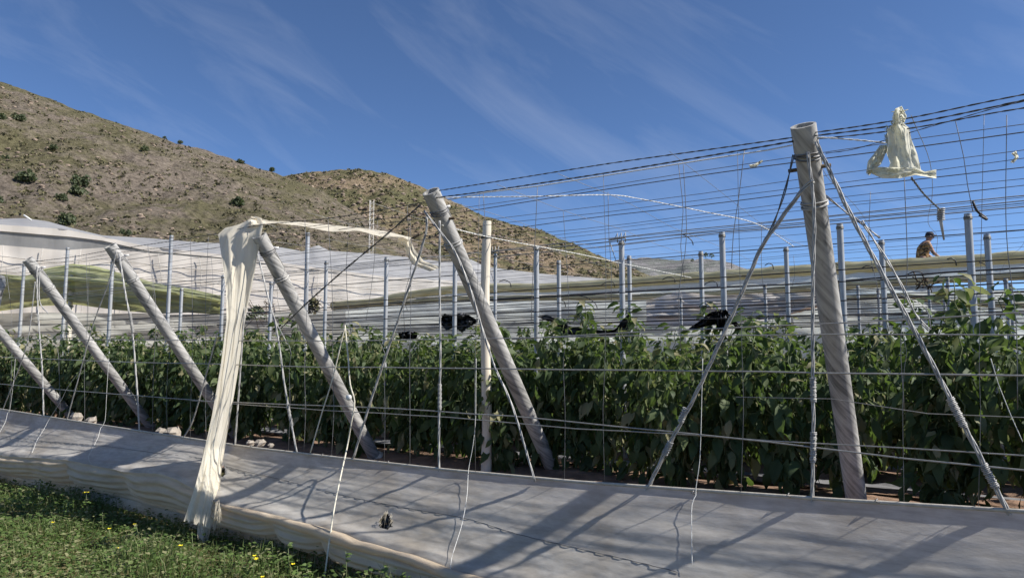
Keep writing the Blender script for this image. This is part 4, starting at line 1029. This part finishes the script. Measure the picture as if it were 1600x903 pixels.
# face details: nose, ears, eyes, mouth
def blob(name, c, r, mat, seg=10):
    V = []; Fc = []
    for i in range(seg + 1):
        for j in range(seg):
            a, b = math.pi * i / seg, 6.283 * j / seg; V.append(Vector((c[0] + r[0] * math.sin(a) * math.cos(b), c[1] + r[1] * math.sin(a) * math.sin(b), c[2] + r[2] * math.cos(a))))
    for i in range(seg):
        for j in range(seg): Fc.append((i * seg + j, i * seg + (j + 1) % seg, (i + 1) * seg + (j + 1) % seg, (i + 1) * seg + j))
    return V, Fc
mb = MB(); mb.add(*blob('', (.298, 0, 1.475), (.02, .014, .024), None))
for sy in (-1, 1): mb.add(*blob('', (.2, sy * .085, 1.485), (.024, .012, .034), None))
mb.build('nose_and_ears', M['skin'], wr, local=True)
mb = MB()
for sy in (-1, 1): mb.add(*blob('', (.282, sy * .032, 1.502), (.009, .013, .007), None, 8))
mb.add(*blob('', (.283, 0, 1.435), (.008, .024, .005), None, 8)); mb.build('eyes_and_mouth', M['hair'], wr, local=True)
mb = MB(); mb.add(*blob('', (.185, 0, 1.515), (.088, .09, .06), None)); mb.build('hair', M['hair'], wr, local=True)
mb = MB(); mb.add(*blob('', (.212, 0, 1.555), (.102, .098, .075), None))
def brim(a, b):
    th = lerp(-1.25, 1.25, a); r = lerp(.07, .17, b); return Vector((.212 + math.cos(th) * r * 1.05, math.sin(th) * r * .62, 1.548 - .035 * b * b))
mb.add(*grid(brim, 12, 4)); mb.build('cap', M['cap'], wr, local=True)
vs, es, rs = [], [], []
pel = vtx(0, 0, .86, .16); wa = vtx(.01, 0, 1.02, .15, pel); ch = vtx(.055, 0, 1.2, .175, wa); sh = vtx(.115, 0, 1.335, .1, ch)
for sy in (-1, 1):
    s1 = vtx(.105, sy * .15, 1.30, .072, sh); vtx(.16, sy * .2, 1.15, .062, s1)
skin('shirt', vs, es, rs, M['shirt'], wr)
vs, es, rs = [], [], []
pel = vtx(-.005, 0, .88, .15)
for sy in (-1, 1):
    hj = vtx(-.01, sy * .1, .80, .11, pel); kn = vtx(.08, sy * .11, .47, .075, hj); vtx(-.02, sy * .11, .1, .062, kn)
skin('trousers', vs, es, rs, M['trousers'], wr)
mb = MB()
for sy in (-1, 1): mb.add(*blob('', (.05, sy * .115, .045), (.145, .052, .05), None))
mb.build('shoes', M['hair'], wr, local=True)
wr.rotation_euler = (0, 0, R(-12))

# ------------------------------------------------------------------ pepper plants
def leaf(V, Fc, base, d, L_, W_, droop, fold, rg):
    d = d.normalized(); side = d.cross(Vector((0, 0, 1)))
    if side.length < .05: side = Vector((1, 0, 0))
    side.normalize(); up = side.cross(d).normalized()
    roll_ = rg.gauss(0, .5); side, up = side * math.cos(roll_) + up * math.sin(roll_), up * math.cos(roll_) - side * math.sin(roll_)
    p = base.copy(); b = len(V); ws = (.12, .92, .88, .42, .01); ang = 0; tw = rg.gauss(0, .15)
    for k in range(5):
        hw = W_ * .5 * ws[k]; lift = hw * fold
        wv = rg.gauss(0, .06) * W_
        V += [p - side * hw + up * (lift + wv), p.copy(), p + side * hw + up * (lift - wv)]
        step = L_ / 4
        axis = side; q = Matrix.Rotation(-droop / 4, 3, axis)
        d = (q @ d).normalized(); up = (q @ up).normalized()
        q = Matrix.Rotation(tw, 3, d); side = q @ side; up = q @ up
        p = p + d * step
    for k in range(4):
        r0 = b + k * 3; Fc.append((r0, r0 + 1, r0 + 4, r0 + 3)); Fc.append((r0 + 1, r0 + 2, r0 + 5, r0 + 4))
def pepper(seed):
    rg = random.Random(seed); V = []; Fc = []; st = MB()
    ht = rg.uniform(1.3, 1.62)
    for m in range(5):
        x, y = rg.gauss(0, .02), rg.gauss(0, .02); pts = [Vector((x * .3, y * .3, 0)), Vector((x, y, .1))]
        ang = 6.283 * m / 5 + rg.uniform(-.5, .5); tx, ty = math.cos(ang) * rg.uniform(.1, .3), math.sin(ang) * rg.uniform(.1, .3)
        h = ht * rg.uniform(.7, 1.02); nn_ = 20
        for k in range(1, nn_ + 1):
            t = k / nn_; q = Vector((lerp(x, tx, t ** .7) + rg.gauss(0, .014), lerp(y, ty, t ** .7) + rg.gauss(0, .014), lerp(.1, h, t))); pts.append(q)
            if t < .17 and rg.random() < .75: continue
            for rep in range(4 + (k % 2)):
                a = rg.uniform(0, 6.283); el = rg.uniform(-.5, .6) if t < .85 else rg.uniform(.0, 1.1)
                pd = Vector((math.cos(a), math.sin(a), el)); pl = rg.uniform(.02, .17) * (1 if t < .85 else .5)
                e = q + pd.normalized() * pl
                size = rg.uniform(.08, .2) * (1.05 if t < .75 else .8)
                ld = Vector((math.cos(a + rg.gauss(0, .4)), math.sin(a + rg.gauss(0, .4)), rg.uniform(-2.2, -.2) if t < .9 else rg.uniform(-.9, .6)))
                leaf(V, Fc, e, ld, size, size * rg.uniform(.38, .52), rg.uniform(.2, 1.2), rg.uniform(.05, .6), rg)
                if rep == 0: st.add(*tube([q, e], .0025, 3, False))
        st.add(*tube(pts, [lerp(.009, .003, k / (len(pts) - 1)) for k in range(len(pts))], 5))
    return V, Fc, st
protos = []
for sd in range(7):
    V, Fc, st = pepper(sd + 11)
    root = bpy.data.objects.new('pepper_plant', None); root.empty_display_size = .1
    root['label'] = 'leafy green pepper plant'; root['category'] = 'plant'
    COL.objects.link(root)
    o = mesh('foliage', V, Fc, M['leaf'], root, local=True); o2 = st.build('stem', M['stem'], root, local=True); protos.append(root)
used = set()
ROWL = {0: 'pepper plant with drooping leaves in the front row behind the leaning posts', 1: 'pepper plant in the second row, seen above and between the front row', 2: 'pepper plant in the third row, only its top leaves showing',
        3: 'pepper plant in the fourth row, only its top leaves showing', 4: 'pepper plant in the rearmost row before the netting'}
for row, (n, step, s0, s1) in enumerate([(1.82, .4, -3.0, 17.5), (3.25, .42, -3.8, 19.5), (4.5, .48, -4.2, 21), (5.5, .58, -5.2, 22), (7.0, .7, -6.2, 22)]):
    s = s0
    while s < s1:
        if row < 2 and rnd.random() < .07: s += step * .6
        i = rnd.randrange(7)
        r_ = protos[i] if i not in used else copy_tree(protos[i]); used.add(i)
        nn_ = n + rnd.gauss(0, .07); ss_ = s + rnd.gauss(0, .06)
        r_.location = FP(ss_, nn_, SOIL + .02)
        r_.rotation_euler = (rnd.gauss(0, .05), rnd.gauss(0, .05), rnd.uniform(0, 6.283))
        k = rnd.uniform(.9, 1.1) * (1 if row == 0 else .98)
        if row == 0 and -.9 < s < -.1: k *= 1.12
        r_.scale = (k * 1.08, k * 1.08, k)
        r_['label'] = ROWL[row]; r_['group'] = 'pepper plants in row %s' % ['one', 'two', 'three', 'four', 'five'][row]
        s += step * rnd.uniform(.85, 1.15)
# mulch film strips along the rows
for row, n in enumerate((2.6, 3.9, 5.1)):
    def mf(a, b, n=n):
        s = lerp(-4, 20, a); return FP(s, n + .22 * (b - .5) + .04 * fbm(Vector((s, 1, n)), 2), SOIL + .085 + .03 * fbm(Vector((s * 3, b * 3, n)), 3))
    V1, F1 = grid(mf, 160, 4); tag(mesh('mulch_film', V1, F1, M['mulch'], origin=V1[0]), ['grey plastic mulch strip on the soil behind the front plant row', 'grey plastic mulch strip behind the second plant row', 'grey plastic mulch strip behind the third plant row'][row], 'mulch strip', 'plastic mulch strips')

# ------------------------------------------------------------------ stones behind the skirt edge
for (u, v, wd, lab) in [(118, 652, 17, 'pale pointed stone behind the skirt edge, left of its flatter neighbour'), (142, 659, 16, 'flat pale stone beside the pointed stone behind the skirt'), (252, 675, 14, 'squarish stone behind the skirt left of the hanging net'), (270, 678, 22, 'broken grey stone block left of the hanging net'),
                       (391, 693, 11, 'small pale stone just right of the hanging net, first of three'), (406, 693, 14, 'rounded pale stone, middle of three right of the hanging net'), (423, 696, 8, 'smallest pale stone, last of three right of the hanging net')]:
    p = onF(u, v, .34); p.z = min(p.z, .82); r = wd / F * (p - EYE).length * .55
    V = []; Fc = []; boulder(p, r, random.Random(u), V, Fc, 1.0)
    # stone stands on a soil bank behind the skirt
    tag(mesh('stone', V, Fc, M['stone'], origin=p, smooth=False), lab, 'stone', 'stones along the skirt edge')

# ------------------------------------------------------------------ meadow in front
rg = random.Random(21); V = []; Fc = []
def in_view(p, m=260):
    u, v = px(p); return -m < u < 1600 + m * .2 and v < 903 + m
def blade(p, h, w_, lean):
    b = len(V); a = rg.uniform(0, 6.283); sd = Vector((math.cos(a), math.sin(a), 0)) * w_; ln = Vector((math.cos(lean[0]), math.sin(lean[0]), 0))
    m = p + Vector((0, 0, h * .6)) + ln * h * lean[1] * .35; t = p + Vector((0, 0, h * (1 - .3 * lean[1]))) + ln * h * lean[1]
    V.extend([p - sd, p + sd, m + sd * .7, m - sd * .7, t]); Fc.append((b, b + 1, b + 2, b + 3)); Fc.append((b + 3, b + 2, b + 4))
def broad(p, sz, tilt):
    b = len(V); a = rg.uniform(0, 6.283); d = Vector((math.cos(a), math.sin(a), tilt)).normalized(); e = Vector((-math.sin(a), math.cos(a), rg.gauss(0, .3))).normalized()
    V.extend([p, p + d * sz * .5 - e * sz * .42, p + d * sz + Vector((0, 0, -.15 * sz)), p + d * sz * .5 + e * sz * .42]); Fc.append((b, b + 1, b + 2, b + 3))
cnt = 0
while cnt < 62000:
    s, n = rg.uniform(1.5, 13.5), -.16 - 3.4 * rg.random()
    p = FP(s, n, -.01)
    if not in_view(p): continue
    cnt += 1
    lush = fbm(Vector((s * 1.1, n * 1.1, 5)), 3); near = max(0, 1 - (-n - .2) / 1.6)
    hh = (.05 + .17 * max(0, lush + .3) ** 1.3 + .1 * near * rg.random())
    dry = n < -2.3 - .4 * lush
    if dry: hh *= .4
    if rg.random() < (.75 if dry else .42): blade(p, hh * rg.uniform(.6, 1.35), rg.uniform(.0022, .005), (rg.uniform(0, 6.283), rg.uniform(.1, .8)))
    else:
        z = hh * rg.random() ** .7
        broad(p + Vector((0, 0, z)), rg.uniform(.018, .05) * (1 if not dry else .6), rg.uniform(-.3, .7))
tag(mesh('grass', V, Fc, M['grass'], smooth=False), 'green grass and low broadleaf weeds in front of the netting skirt', 'grass', kind='stuff')
# taller weeds and flowers, each a thing
def flower(u, v, h, label, nb=2, leafy=6):
    p = atz(u, v, h); b = Vector((p.x + rg.gauss(0, .02), p.y + .02, 0)); root = empty('yellow_flower', b, label, 'flower', 'yellow flowers in the grass')
    mid = (p + b) / 2 + Vector((rg.gauss(0, .015), rg.gauss(0, .015), 0)); mb = MB(); mb.add(*tube([b, mid, p], .0025, 4)); mb.build('stem', M['stem'], root)
    V2 = []; F2 = []
    for f in range(nb):
        c = p + Vector((rg.gauss(0, .012), rg.gauss(0, .012), rg.gauss(0, .008)))
        for k in range(5):
            a = 6.283 * k / 5 + f; d = Vector((math.cos(a), math.sin(a), .5)); e = Vector((-math.sin(a), math.cos(a), 0)); i0 = len(V2)
            V2 += [c, c + d * .010 - e * .007, c + d * .018, c + d * .010 + e * .007]; F2.append((i0, i0 + 1, i0 + 2, i0 + 3))
    mesh('blossom', V2, F2, M['petal'], root, smooth=False)
    V3 = []; F3 = []
    for k in range(leafy):
        q = b.lerp(p, rg.uniform(.15, .75)); a = rg.uniform(0, 6.283); leaf(V3, F3, q, Vector((math.cos(a), math.sin(a), .3)), .04, .02, .8, .2, rg)
    mesh('leaves', V3, F3, M['grass'], root, smooth=False)
for (u, v, h, lab, nb) in [(398, 871, .2, 'pair of bright yellow blossoms below the torn net tail', 3), (213, 819, .22, 'single yellow blossom in the shade left of the net tail', 1), (135, 771, .24, 'yellow blossom cluster close to the skirt foot at left', 3), (77, 814, .16, 'small yellow blossom in the sunny grass at left', 1),
                           (282, 853, .22, 'yellow blossom on a tall stem beside the net tail', 2), (182, 857, .14, 'low yellow blossom in the sunny grass below the net', 1),
                           (410, 898, .14, 'yellow blossom at the bottom edge below the blossom pair', 1), (465, 884, .16, 'small pale yellow blossom near the cream cord', 1), (170, 826, .2, 'whitish yellow blossom in the middle of the grass', 1)]:
    flower(u, v, h, lab, nb)
for (u, v, h) in [(450, 850, .26), (600, 890, .3), (540, 860, .28), (230, 795, .22), (350, 860, .2), (105, 780, .22), (300, 830, .25), (425, 845, .22), (160, 800, .2), (480, 880, .2), (60, 770, .2)]:
    p = atz(u, v, h); b = Vector((p.x, p.y, 0)); root = empty('tall_weed', b, 'thin upright green weed growing at the foot of the netting skirt', 'weed', 'weeds at the skirt foot')
    mb = MB(); pts = [b, (b + p) / 2 + Vector((.01, 0, 0)), p]; mb.add(*tube(pts, [.004, .003, .002], 4)); V3 = []; F3 = []
    for k in range(16):
        t = rg.uniform(.15, 1); q = b.lerp(p, t); a = rg.uniform(0, 6.283); leaf(V3, F3, q, Vector((math.cos(a), math.sin(a), .5)), rg.uniform(.03, .06), .022, .9, .2, rg)
    mb.build('stem', M['stem'], root); mesh('leaves', V3, F3, M['grass'], root, smooth=False)

# ------------------------------------------------------------------ light, sky, camera
AZ, EL = R(103), R(44)
sun = bpy.data.lights.new('sun', 'SUN'); sun.energy = 4.8; sun.angle = R(.9); sun.color = (1, .95, .87)
so = bpy.data.objects.new('sun', sun); COL.objects.link(so)
sd = Vector((math.sin(AZ) * math.cos(EL), math.cos(AZ) * math.cos(EL), math.sin(EL)))
so.rotation_euler = (-sd).to_track_quat('-Z', 'Y').to_euler(); so.location = (30, 10, 40)
W = bpy.data.worlds.new('World'); sc.world = W; W.use_nodes = True; nt = W.node_tree; nt.nodes.clear()
sky = nd(nt, 'ShaderNodeTexSky', sky_type='NISHITA'); sky.sun_disc = False; sky.sun_elevation = EL; sky.sun_rotation = AZ
sky.air_density = .7; sky.dust_density = .0; sky.ozone_density = 6.5; sky.altitude = 1500
tc = nd(nt, 'ShaderNodeTexCoord'); mp = nd(nt, 'ShaderNodeMapping'); mp.inputs['Rotation'].default_value = (0, R(-32), R(12))
m0 = mp; nt.links.new(tc.outputs['Generated'], m0.inputs[0]); mp = nd(nt, 'ShaderNodeMapping'); mp.inputs['Scale'].default_value = (.9, 2.2, 6.5); nt.links.new(m0.outputs[0], mp.inputs[0])
n1 = nd(nt, 'ShaderNodeTexNoise'); n1.inputs['Scale'].default_value = 2.1; n1.inputs['Detail'].default_value = 9; n1.inputs['Roughness'].default_value = .58; n1.inputs['Distortion'].default_value = .6
nt.links.new(mp.outputs[0], n1.inputs['Vector'])
cf = ramp(nt, n1.outputs['Fac'], [(.5, (0, 0, 0)), (.84, (.11, .11, .11))])
cl = mixc(nt, cf, sky.outputs[0], (7.0, 7.3, 7.8))
bg = nd(nt, 'ShaderNodeBackground'); bg.inputs['Strength'].default_value = .092
nt.links.new(cl, bg.inputs['Color']); wo = nd(nt, 'ShaderNodeOutputWorld'); nt.links.new(bg.outputs[0], wo.inputs['Surface'])
cam = bpy.data.cameras.new('camera'); co = bpy.data.objects.new('camera', cam); COL.objects.link(co)
cam.sensor_width = 36; cam.lens = 36 * F / 1600; cam.clip_start = .05; cam.clip_end = 5000
co.location = EYE; co.rotation_euler = (R(90) + PITCH, 0, 0)
sc.camera = co
sc.view_settings.view_transform = 'Standard'; sc.view_settings.look = 'None'; sc.view_settings.exposure = .7; sc.view_settings.gamma = 1
sc.cycles.max_bounces = 8; sc.cycles.transparent_max_bounces = 24
